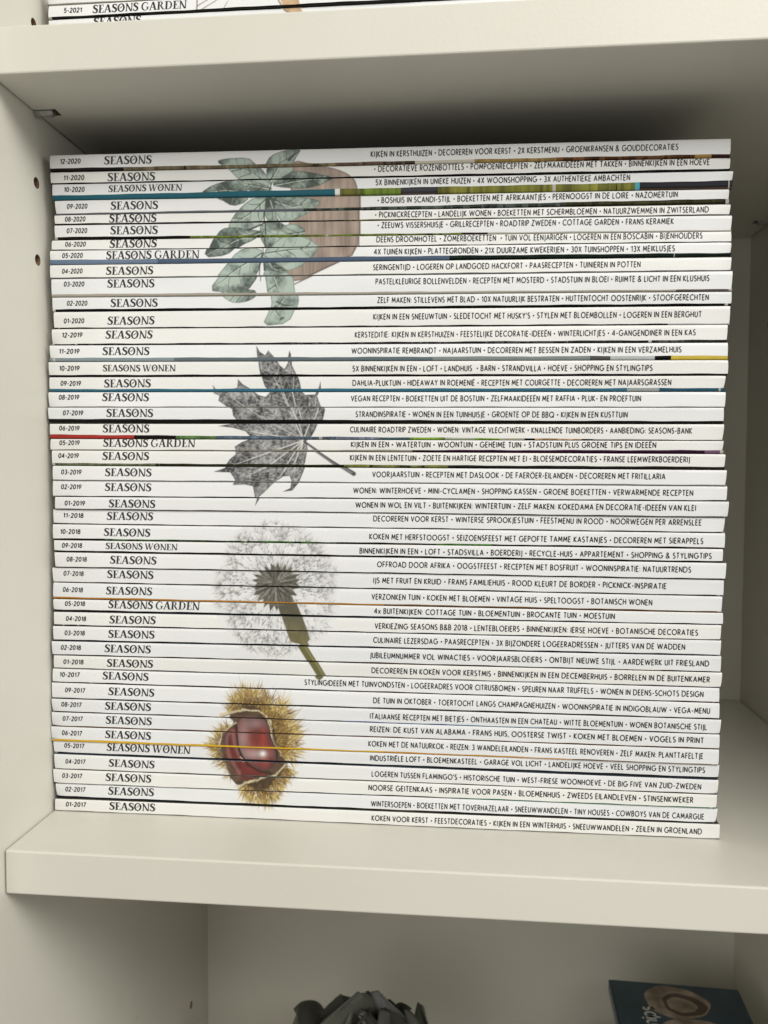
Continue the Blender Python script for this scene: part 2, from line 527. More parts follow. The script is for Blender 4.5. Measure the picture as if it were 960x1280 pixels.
class Canvas:
    def __init__(self, w, h):
        self.w, self.h = int(w * CS), int(h * CS)
        self.rgb = np.full((self.h, self.w, 3), 0.73)
        self.a = np.zeros((self.h, self.w))
        yy, xx = np.mgrid[0:self.h, 0:self.w]
        self.X, self.Y = (xx + 0.5) / CS, (yy + 0.5) / CS

    def noise(self, cell, seed, sx=1.0, sy=1.0):
        r = np.random.default_rng(seed)
        gx, gy = int(self.w / CS / (cell * sx)) + 3, int(self.h / CS / (cell * sy)) + 3
        g = r.random((gy, gx))
        fx, fy = self.X / (cell * sx), self.Y / (cell * sy)
        ix, iy = fx.astype(int), fy.astype(int)
        tx, ty = fx - ix, fy - iy
        tx, ty = tx * tx * (3 - 2 * tx), ty * ty * (3 - 2 * ty)
        return (g[iy, ix] * (1 - tx) + g[iy, ix + 1] * tx) * (1 - ty) + (g[iy + 1, ix] * (1 - tx) + g[iy + 1, ix + 1] * tx) * ty

    def mask(self, pts, soft=2.2):
        pts = np.asarray(pts, float)
        inside = np.zeros(self.X.shape, bool)
        dist = np.full(self.X.shape, 1e9)
        for (x0, y0), (x1, y1) in zip(pts, np.roll(pts, -1, 0)):
            if y0 != y1:
                c = ((y0 > self.Y) != (y1 > self.Y)) & (self.X < (x1 - x0) * (self.Y - y0) / (y1 - y0) + x0)
                inside ^= c
            dx, dy = x1 - x0, y1 - y0
            L = dx * dx + dy * dy + 1e-9
            t = np.clip(((self.X - x0) * dx + (self.Y - y0) * dy) / L, 0, 1)
            dist = np.minimum(dist, np.hypot(self.X - x0 - t * dx, self.Y - y0 - t * dy))
        sd = np.where(inside, dist, -dist)
        self.sd = sd
        return np.clip(sd / soft + 0.5, 0, 1)

    def paint(self, m, color):
        color = np.asarray(color)
        m3 = m[..., None]
        self.rgb = self.rgb * (1 - m3) + color * m3
        self.a = np.maximum(self.a, m)

    def line(self, pts, w0, w1, color, op=1.0, clip=None):
        n = len(pts) - 1
        for i in range(n):
            (x0, y0), (x1, y1) = pts[i], pts[i + 1]
            pad = max(w0, w1) + 4
            c0, c1 = int((min(x0, x1) - pad) * CS), int((max(x0, x1) + pad) * CS) + 2
            r0, r1 = int((min(y0, y1) - pad) * CS), int((max(y0, y1) + pad) * CS) + 2
            c0, r0, c1, r1 = max(c0, 0), max(r0, 0), min(c1, self.w), min(r1, self.h)
            if c1 <= c0 or r1 <= r0:
                continue
            X, Y = self.X[r0:r1, c0:c1], self.Y[r0:r1, c0:c1]
            dx, dy = x1 - x0, y1 - y0
            t = np.clip(((X - x0) * dx + (Y - y0) * dy) / (dx * dx + dy * dy + 1e-9), 0, 1)
            d = np.hypot(X - x0 - t * dx, Y - y0 - t * dy)
            w = (w0 + (w1 - w0) * (i + t) / n) * 0.5
            m = np.clip((w - d) / 2.6 + 0.5, 0, 1) * np.clip(w / 1.3, 0.15, 1) * op
            if clip is not None:
                m = m * clip[r0:r1, c0:c1]
            self.rgb[r0:r1, c0:c1] = self.rgb[r0:r1, c0:c1] * (1 - m[..., None]) + np.asarray(color) * m[..., None]
            self.a[r0:r1, c0:c1] = np.maximum(self.a[r0:r1, c0:c1], m)

    def sample(self, u, v):
        fx, fy = np.clip(u * CS - 0.5, 0, self.w - 1.001), np.clip(v * CS - 0.5, 0, self.h - 1.001)
        ix, iy = fx.astype(int), fy.astype(int)
        tx, ty = (fx - ix)[..., None], (fy - iy)[..., None]
        A = np.concatenate([self.rgb, self.a[..., None]], 2)
        return (A[iy, ix] * (1 - tx) + A[iy, ix + 1] * tx) * (1 - ty) + (A[iy + 1, ix] * (1 - tx) + A[iy + 1, ix + 1] * tx) * ty


def art_leaves():
    c = Canvas(960, 1047)
    n1, n2 = c.noise(60, 1), c.noise(14, 2)
    tag = [(560, 128), (660, 152), (780, 178), (850, 205), (888, 240), (906, 300), (908, 600), (882, 650), (780, 700), (560, 806), (490, 740), (520, 500), (540, 300)]
    m = c.mask(chaikin(tag))
    grain = c.noise(16, 3, 0.6, 9.0)
    col = lin('98877a')[None, None] * (0.66 + 0.5 * n1 + 0.35 * (grain - 0.5))[..., None]
    c.paint(m, col)
    c.paint(m * np.clip(1 - c.sd / 14, 0, 1) * 0.55, lin('5a4a3c'))
    c.line([(560, 806), (780, 700), (882, 650), (908, 600), (906, 300)], 8, 7, lin('4a3a30'), 0.8)
    leaves = [  # outline, midrib, tone
        ([(165, 142), (200, 130), (320, 124), (360, 160), (400, 210), (428, 266), (330, 270), (265, 232), (212, 178)], [(428, 266), (320, 190), (175, 140)], .75),
        ([(425, 250), (420, 165), (450, 112), (520, 86), (604, 78), (566, 135), (545, 200), (480, 240)], [(428, 248), (480, 160), (600, 80)], .70),
        ([(240, 250), (330, 246), (400, 270), (436, 290), (400, 312), (300, 294)], [(436, 290), (330, 268), (245, 252)], .45),
        ([(60, 312), (120, 272), (210, 246), (262, 262), (300, 300), (280, 350), (212, 372), (150, 335)], [(300, 305), (180, 290), (65, 311)], .55),
        ([(428, 340), (520, 326), (620, 338), (686, 358), (640, 402), (560, 442), (500, 462), (458, 400)], [(430, 345), (540, 380), (682, 360)], .50),
        ([(400, 335), (330, 338), (270, 380), (230, 432), (196, 494), (262, 502), (342, 492), (385, 432)], [(398, 338), (320, 410), (200, 492)], .85),
        ([(405, 338), (446, 345), (455, 420), (490, 480), (604, 524), (560, 534), (480, 505), (400, 440)], [(415, 340), (450, 450), (600, 522)], .35),
        ([(450, 268), (500, 230), (560, 196), (620, 200), (764, 228), (700, 266), (620, 286), (520, 282)], [(452, 267), (600, 240), (760, 229)], .12),
        ([(368, 480), (440, 470), (484, 520), (455, 585), (408, 606), (376, 550)], [(378, 485), (420, 540), (410, 600)], .40),
        ([(88, 654), (118, 570), (160, 508), (222, 500), (312, 514), (368, 520), (335, 560), (262, 592), (202, 644)], [(366, 522), (240, 560), (92, 650)], .22),
        ([(480, 490), (560, 480), (612, 520), (560, 545), (470, 570), (440, 600)], [(610, 518), (520, 530), (445, 596)], .60),
        ([(412, 640), (480, 566), (540, 546), (622, 560), (690, 612), (650, 662), (584, 712), (520, 728), (450, 690)], [(415, 640), (550, 620), (684, 612)], .92),
        ([(392, 640), (330, 618), (262, 638), (190, 722), (108, 832), (200, 842), (300, 834), (352, 762)], [(390, 642), (260, 720), (112, 830)], .88),
        ([(402, 650), (470, 700), (540, 740), (500, 760), (410, 756)], [(404, 655), (450, 720), (530, 745)], .25),
        ([(150, 868), (200, 842), (330, 838), (345, 862), (292, 902), (220, 912), (180, 895)], [(340, 850), (250, 872), (160, 872)], .90),
        ([(405, 745), (470, 752), (545, 762), (556, 860), (562, 905), (520, 1002), (388, 1016), (430, 930), (418, 830)], [(440, 748), (490, 880), (400, 1012)], .95),
    ]
    light, dark = lin('a0afa4'), lin('35433b')
    for k, (pl, rib, tone) in enumerate(leaves):
        cxy = np.mean(pl, 0)
        grow = [tuple(cxy + (np.array(q) - cxy) * 1.13) for q in pl]
        m = c.mask(chaikin(grow, 1))
        sh = np.clip(tone * .95 + (n1 - 0.5) * 1.5 + (n2 - .5) * .5, 0, 1)[..., None]
        c.paint(m, dark * (1 - sh) + light * sh)
        c.paint(m * np.clip(1 - c.sd / 8, 0, 1) * 0.7, lin('2a382f'))
        r = np.array(rib)
        c.line(rib, 9, 3, lin('2b3b30'), .8, m)
        c.line([tuple(r[0] + (4, 5)), tuple(r[1] + (4, 6)), tuple(r[2])], 4, 2, lin('ccd6c8'), .8, m)
        lr = random.Random(k)
        for t in (.2 + lr.uniform(-.05, .05), .42 + lr.uniform(-.06, .06), .66 + lr.uniform(-.06, .06)):
            p = r[0] * (1 - t) + r[2] * t + (r[1] - (r[0] + r[2]) / 2) * 2 * t * (1 - t) * 2 * .5
            d = (r[2] - r[0]) / np.hypot(*(r[2] - r[0]))
            for s in (-1, 1):
                e = p + d * 55 + np.array((-d[1], d[0])) * s * lr.uniform(55, 85)
                c.line([tuple(p), tuple((p + e) / 2 + d * 10), tuple(e)], lr.uniform(5, 11), 2, lin('2a3a31'), lr.uniform(.3, .75), m)
                c.line([tuple(p + d * 7), tuple((p + e) / 2 + d * 18), tuple(e)], 3, 2, lin('c9d4cb'), .3, m)
    for p in ([(400, 335), (392, 420), (400, 640)], [(404, 380), (425, 300), (440, 255)], [(400, 640), (380, 700), (376, 790)], [(300, 510), (370, 480), (400, 460)]):
        c.line(p, 13, 5, lin('27332b'), .9)
    c.line([(545, 130), (570, 105), (602, 78)], 16, 3, lin('1f2620'), .9)
    c.line([(165, 142), (195, 152)], 14, 4, lin('1f2620'), .9)
    c.line([(450, 905), (490, 926), (540, 925)], 10, 6, lin('1c2420'), .85)
    c.line([(482, 995), (500, 985)], 12, 6, lin('1c2420'), .85)
    return c


def art_maple():
    c = Canvas(960, 960)
    out = [(365, 52), (385, 85), (415, 105), (430, 78), (460, 110), (490, 160), (515, 180), (532, 150), (545, 78), (554, 100), (556, 160), (580, 210), (595, 260), (600, 295), (625, 322), (680, 320), (695, 280), (704, 248), (707, 290), (690, 330),
           (716, 400), (705, 450), (680, 510), (660, 545), (630, 570), (640, 620), (630, 680), (610, 740), (585, 800), (550, 842), (498, 848), (540, 828), (546, 790), (535, 762), (500, 765), (450, 800), (400, 850), (360, 885), (333, 928), (346, 880),
           (335, 820), (290, 810), (224, 813), (236, 785), (210, 745), (116, 742), (180, 720), (215, 670), (250, 640), (238, 600), (280, 575), (330, 555), (300, 520), (230, 500), (148, 490), (200, 482), (250, 470), (215, 430), (210, 395), (150, 352),
           (156, 325), (125, 312), (114, 262), (130, 285), (160, 296), (250, 280), (254, 232), (280, 260), (330, 290), (370, 322), (410, 332), (432, 310), (400, 270), (384, 220), (374, 150)]
    m = c.mask(out, 3)
    sd = c.sd.copy()
    n1, n2, n3 = c.noise(45, 5), c.noise(11, 6), c.noise(5, 8, 3.0, 1.0)
    g = np.clip(.30 + (n1 - .5) * .55 + (n2 - .5) * .5 + (n3 - .5) * .35, .03, .75)
    base = lin('747474')[None, None] * (g[..., None] * 3.1)
    c.paint(m, base)
    lr = random.Random(3)
    hub = np.array((615., 566.))
    tips = [(368, 60), (430, 85), (546, 84), (704, 255), (116, 268), (255, 240), (150, 490), (120, 742), (228, 812), (336, 922), (545, 842), (640, 640)]
    for k in range(900):   # pen hatching along the lobes
        tp = np.array(lr.choice(tips), float)
        t = lr.uniform(.05, .97)
        p = hub * (1 - t) + tp * t + np.array((lr.gauss(0, 45), lr.gauss(0, 45)))
        d = (tp - hub) / np.hypot(*(tp - hub))
        a = lr.uniform(-.9, .9)
        d = np.array((d[0] * math.cos(a) - d[1] * math.sin(a), d[0] * math.sin(a) + d[1] * math.cos(a))) * lr.uniform(14, 46)
        c.line([tuple(p), tuple(p + d)], lr.uniform(2, 4.5), 1.5, lin('1d1d1f') if lr.random() < .68 else lin('bdbdb8'), lr.uniform(.4, .85), m)
    for tp in tips:
        tp = np.array(tp, float)
        mid = (hub + tp) / 2 + np.array((lr.uniform(-24, 24), lr.uniform(-24, 24)))
        c.line([tuple(hub), tuple(mid), tuple(tp * .8 + hub * .2)], 8, 2, lin('cfcfc9'), .75, m)
        c.line([tuple(hub + (5, 5)), tuple(mid + (6, 6)), tuple(tp)], 4, 2, lin('222224'), .8, m)
        for t in (.3, .45, .6, .75):
            p = hub * (1 - t) + tp * t
            d = (tp - hub) / np.hypot(*(tp - hub))
            for s in (-1, 1):
                e = p + d * 48 + np.array((-d[1], d[0])) * s * 50
                c.line([tuple(p), tuple(p * .5 + e * .5 + (lr.uniform(-8, 8), lr.uniform(-8, 8))), tuple(e)], 3.5, 1.5, lin('c4c4be'), .45, m)
    ring = np.clip(1 - np.abs(sd - 3) / 5, 0, 1) * m
    c.paint(ring * .8, lin('26262a'))
    st = [(618, 570), (700, 630), (790, 692), (882, 748)]
    c.line(st, 11, 24, lin('3a3a3c'), 1)
    c.line([(640, 590), (700, 634), (790, 696), (870, 742)], 4, 12, lin('77777a'), .8)
    return c


def art_dandelion():
    c = Canvas(960, 960)
    lr = random.Random(21)
    cx, cy = 458., 462.
    gry = lin('74746f')
    halo = np.clip(1 - np.abs(np.hypot(c.X - cx, (c.Y - cy) * .93) - 305) / 60, 0, 1) * (0.15 + .5 * c.noise(22, 31)) * .38
    c.paint(halo, lin('a8aaa4'))
    for k in range(560):
        a = lr.uniform(0, 2 * math.pi)
        rr = lr.uniform(225, 330) if lr.random() < .75 else lr.uniform(120, 225)
        ca, sa = math.cos(a), math.sin(a) * 1.08
        p0 = (cx + ca * 90, cy - 20 + sa * 90)
        p1 = (cx + ca * rr * .97, cy + sa * rr)
        if lr.random() < .55:
            c.line([p0, p1], 2.2, 1.8, gry, lr.uniform(.2, .55))
        k_ = lr.uniform(.55, .9)
        sx, sy = cx + ca * rr * k_, cy + sa * rr * k_
        if lr.random() < .34:
            c.line([(sx, sy), (sx + ca * 9, sy + sa * 9)], 7, 5, lin('4f4d46'), lr.uniform(.3, .8))
        for q in range(lr.randint(5, 9)):
            b = a + lr.uniform(-1.25, 1.25)
            ln = lr.uniform(18, 48)
            c.line([p1, (p1[0] + math.cos(b) * ln, p1[1] + math.sin(b) * ln)], 2.4, 1.5, gry, lr.uniform(.25, .65))
    c.line([(610, 770), (660, 850), (712, 936)], 46, 44, lin('625f38'), 1)
    c.line([(622, 770), (672, 850), (724, 936)], 10, 10, lin('8a8658'), .6)
    st = [(430, 500), (555, 500), (600, 620), (640, 735), (618, 768), (535, 752), (500, 660), (470, 570)]
    m = c.mask(st)
    n1, n2 = c.noise(30, 33), c.noise(7, 34, .6, 4)
    sh = np.clip((c.Y - 480) / 280, 0, 1)[..., None]
    c.paint(m, (lin('45433d') * (1 - sh) + lin('6a6340') * sh) * (.7 + .6 * n1 * n2 + .2)[..., None])
    head = []
    for k in range(44):
        a = 2 * math.pi * k / 44
        r = (128 if k % 2 else 98) + lr.uniform(-8, 16)
        head.append((462 + math.cos(a) * r, 432 + math.sin(a) * r * (.84 if math.sin(a) < 0 else 1.15)))
    m = c.mask(head)
    c.paint(m, lin('5d594f') * (.55 + .9 * c.noise(9, 36, 1, 2.5))[..., None])
    for k in range(170):
        a = lr.uniform(0, 2 * math.pi)
        r0, r1 = lr.uniform(20, 80), lr.uniform(95, 135)
        c.line([(462 + math.cos(a) * r0, 432 + math.sin(a) * r0), (462 + math.cos(a) * r1, 432 + math.sin(a) * r1 * .95)], 5, 2, lin('34322c') if lr.random() < .7 else lin('8d8a80'), .7)
    return c


def art_chestnut():
    c = Canvas(960, 960)
    lr = random.Random(5)
    cols = [lin('c0a964'), lin('a78c4c'), lin('86693a'), lin('d6c68a'), lin('5f4a28')]

    def burr(path, width, length, n, lean):
        P = np.array(path, float)
        seg = np.hypot(*np.diff(P, axis=0).T)
        cum = np.concatenate([[0], np.cumsum(seg)])
        for k in range(n):
            s = lr.uniform(0, cum[-1])
            i = min(np.searchsorted(cum, s, 'right') - 1, len(seg) - 1)
            t = (s - cum[i]) / seg[i]
            p = P[i] * (1 - t) + P[i + 1] * t
            out = p - np.array((360., 460.))
            out /= np.hypot(*out)
            off = lr.random()
            q = p - out * width * off
            a = lr.gauss(0, .55)
            d = np.array((out[0] * math.cos(a) - out[1] * math.sin(a), out[0] * math.sin(a) + out[1] * math.cos(a)))
            col = cols[lr.choice((0, 0, 1, 1, 2, 3, 4, 2) if off < .45 else (1, 2, 2, 4, 4, 4))]
            c.line([tuple(q), tuple(q + d * lr.uniform(.4, 1.3) * length)], lr.uniform(3, 6), 1.0, col, .95)
    back = [(185, 270), (200, 180), (285, 120), (420, 140), (520, 200), (590, 320), (598, 470), (560, 600), (510, 720), (400, 770), (285, 745), (250, 660), (180, 600), (120, 540), (90, 440), (130, 360), (230, 310)]
    m = c.mask([(x * .74 + 94, y * .78 + 100) for x, y in back], 14)
    c.paint(m, lin('4a3822') * (.5 + .8 * c.noise(20, 41))[..., None])
    burr([(205, 250), (210, 190), (290, 140), (400, 160)], 85, 62, 480, 0)
    burr([(400, 175), (500, 215), (560, 300), (585, 390), (575, 480), (540, 530)], 125, 66, 900, 0)
    burr([(215, 330), (145, 365), (105, 430), (125, 500), (175, 560)], 60, 56, 360, 0)
    burr([(175, 560), (205, 600), (230, 625)], 30, 45, 60, 0)
    burr([(272, 690), (300, 735), (400, 755), (480, 715)], 70, 58, 430, 0)
    burr([(480, 700), (525, 640), (550, 575)], 65, 46, 260, 0)
    inner = [(196, 280), (300, 246), (410, 278), (445, 370), (470, 470), (515, 530), (470, 590), (350, 632), (262, 672), (200, 600), (158, 500), (160, 400), (240, 315)]
    m = c.mask(chaikin(inner, 1))
    c.paint(m, lin('5b4636') * (.5 + .6 * c.noise(24, 43))[..., None])
    n1 = c.noise(40, 44)
    lc = [(176, 380), (240, 330), (262, 480), (330, 560), (420, 600), (300, 640), (235, 600), (185, 500)]
    m = c.mask(chaikin(lc))
    c.paint(m, lin('6e2d27') * (.45 + .9 * n1)[..., None])
    c.paint(m * np.clip(1 - np.abs(c.sd - 16) / 16, 0, 1) * .32 * (c.X < 260), lin('a08c88'))
    mc = [(244, 330), (270, 292), (340, 280), (404, 300), (432, 372), (462, 450), (470, 520), (420, 575), (350, 572), (292, 520), (256, 440)]
    m = c.mask(chaikin(mc), 4)
    sd = c.sd
    c.paint(m, lin('7a3128') * (.45 + .8 * n1 + .3 * c.noise(12, 47, .6, 4))[..., None])
    c.paint(m * np.clip(1 - sd / 34, 0, 1) * .75, lin('4a3a3c'))
    hl = np.exp(-(((c.X - 285) / 34) ** 2 + ((c.Y - 400) / 85) ** 2)) * .62
    c.paint(m * hl * .8, lin('a89896'))
    hl = np.exp(-(((c.X - 345) / 60) ** 2 + ((c.Y - 322) / 30) ** 2)) * .5
    c.paint(m * hl, lin('8d8688'))
    hl = np.exp(-(((c.X - 350) / 70) ** 2 + ((c.Y - 490) / 30) ** 2)) * .60
    c.paint(m * hl, lin('b5a8a6'))
    hl = np.exp(-(((c.X - 392) / 16) ** 2 + ((c.Y - 488) / 15) ** 2)) * .85
    c.paint(m * hl, lin('f0eee8'))
    for gp in ([(244, 330), (262, 470), (300, 545)], [(300, 545), (370, 585), (430, 590)], [(430, 372), (464, 455), (470, 530)]):
        c.line(gp, 13, 7, lin('2c1d16'), .85)
    c.line([(266, 506), (282, 520), (274, 532)], 7, 3, lin('b8ad98'), .8)
    for p, w in (([(170, 272), (230, 258), (300, 246), (370, 252), (412, 280)], 20), ([(412, 280), (432, 330), (446, 400), (470, 460), (515, 525)], 17), ([(262, 672), (300, 650), (360, 634), (450, 604), (505, 545)], 18), ([(240, 315), (170, 370), (156, 440), (172, 520), (215, 600)], 12)):
        for q0, q1 in zip(p[:-1], p[1:]):
            w1 = w * lr.uniform(.45, 1.15)
            for _s in range(4):
                a0, a1 = _s / 4, (_s + 1) / 4
                j0 = (lr.uniform(-5, 5), lr.uniform(-5, 5))
                c.line([(q0[0] + (q1[0] - q0[0]) * a0 + j0[0], q0[1] + (q1[1] - q0[1]) * a0 + j0[1]), (q0[0] + (q1[0] - q0[0]) * a1, q0[1] + (q1[1] - q0[1]) * a1)], w * lr.uniform(.5, 1.3), w1 * lr.uniform(.5, 1.3), lin('c6b896') * lr.uniform(.65, 1.1), .9)
            w = w1
        c.line([(x + 4, y + 8) for x, y in p], 4, 3, lin('4a3826'), .8)
    return c


def art_bird_sketch(full=True):
    c = Canvas(560, 200)
    br = lin('6a4a30')
    if full:
        c.line([(20, 0), (20, 200)], 5, 5, lin('2a2420'), 1)
    for p in () if not full else ([(20, 60), (90, 20), (150, -10)], [(20, 90), (110, 40), (160, 5)], [(120, 140), (150, 90), (180, 40)]):
        c.line(p, 5, 3, br, .9)
    m = c.mask([(200, 0), (214, 20), (260, 32), (300, 22), (322, 0)])
    c.paint(m, lin('d9c2ae'))
    c.line([(196, 0), (214, 20), (260, 33), (300, 22), (326, 0)], 6, 5, br, .9)
    m = c.mask([(380, 0), (440, 24), (470, 90), (500, 110), (560, 108), (540, 40), (545, 0)])
    c.paint(m, lin('b79a78') * (.8 + .4 * c.noise(18, 51))[..., None])
    c.line([(370, 0), (420, 16), (448, 60), (470, 92), (505, 112)], 7, 5, br, .95)
    c.line([(255, 0), (258, 32)], 3, 3, br, .8)
    return c


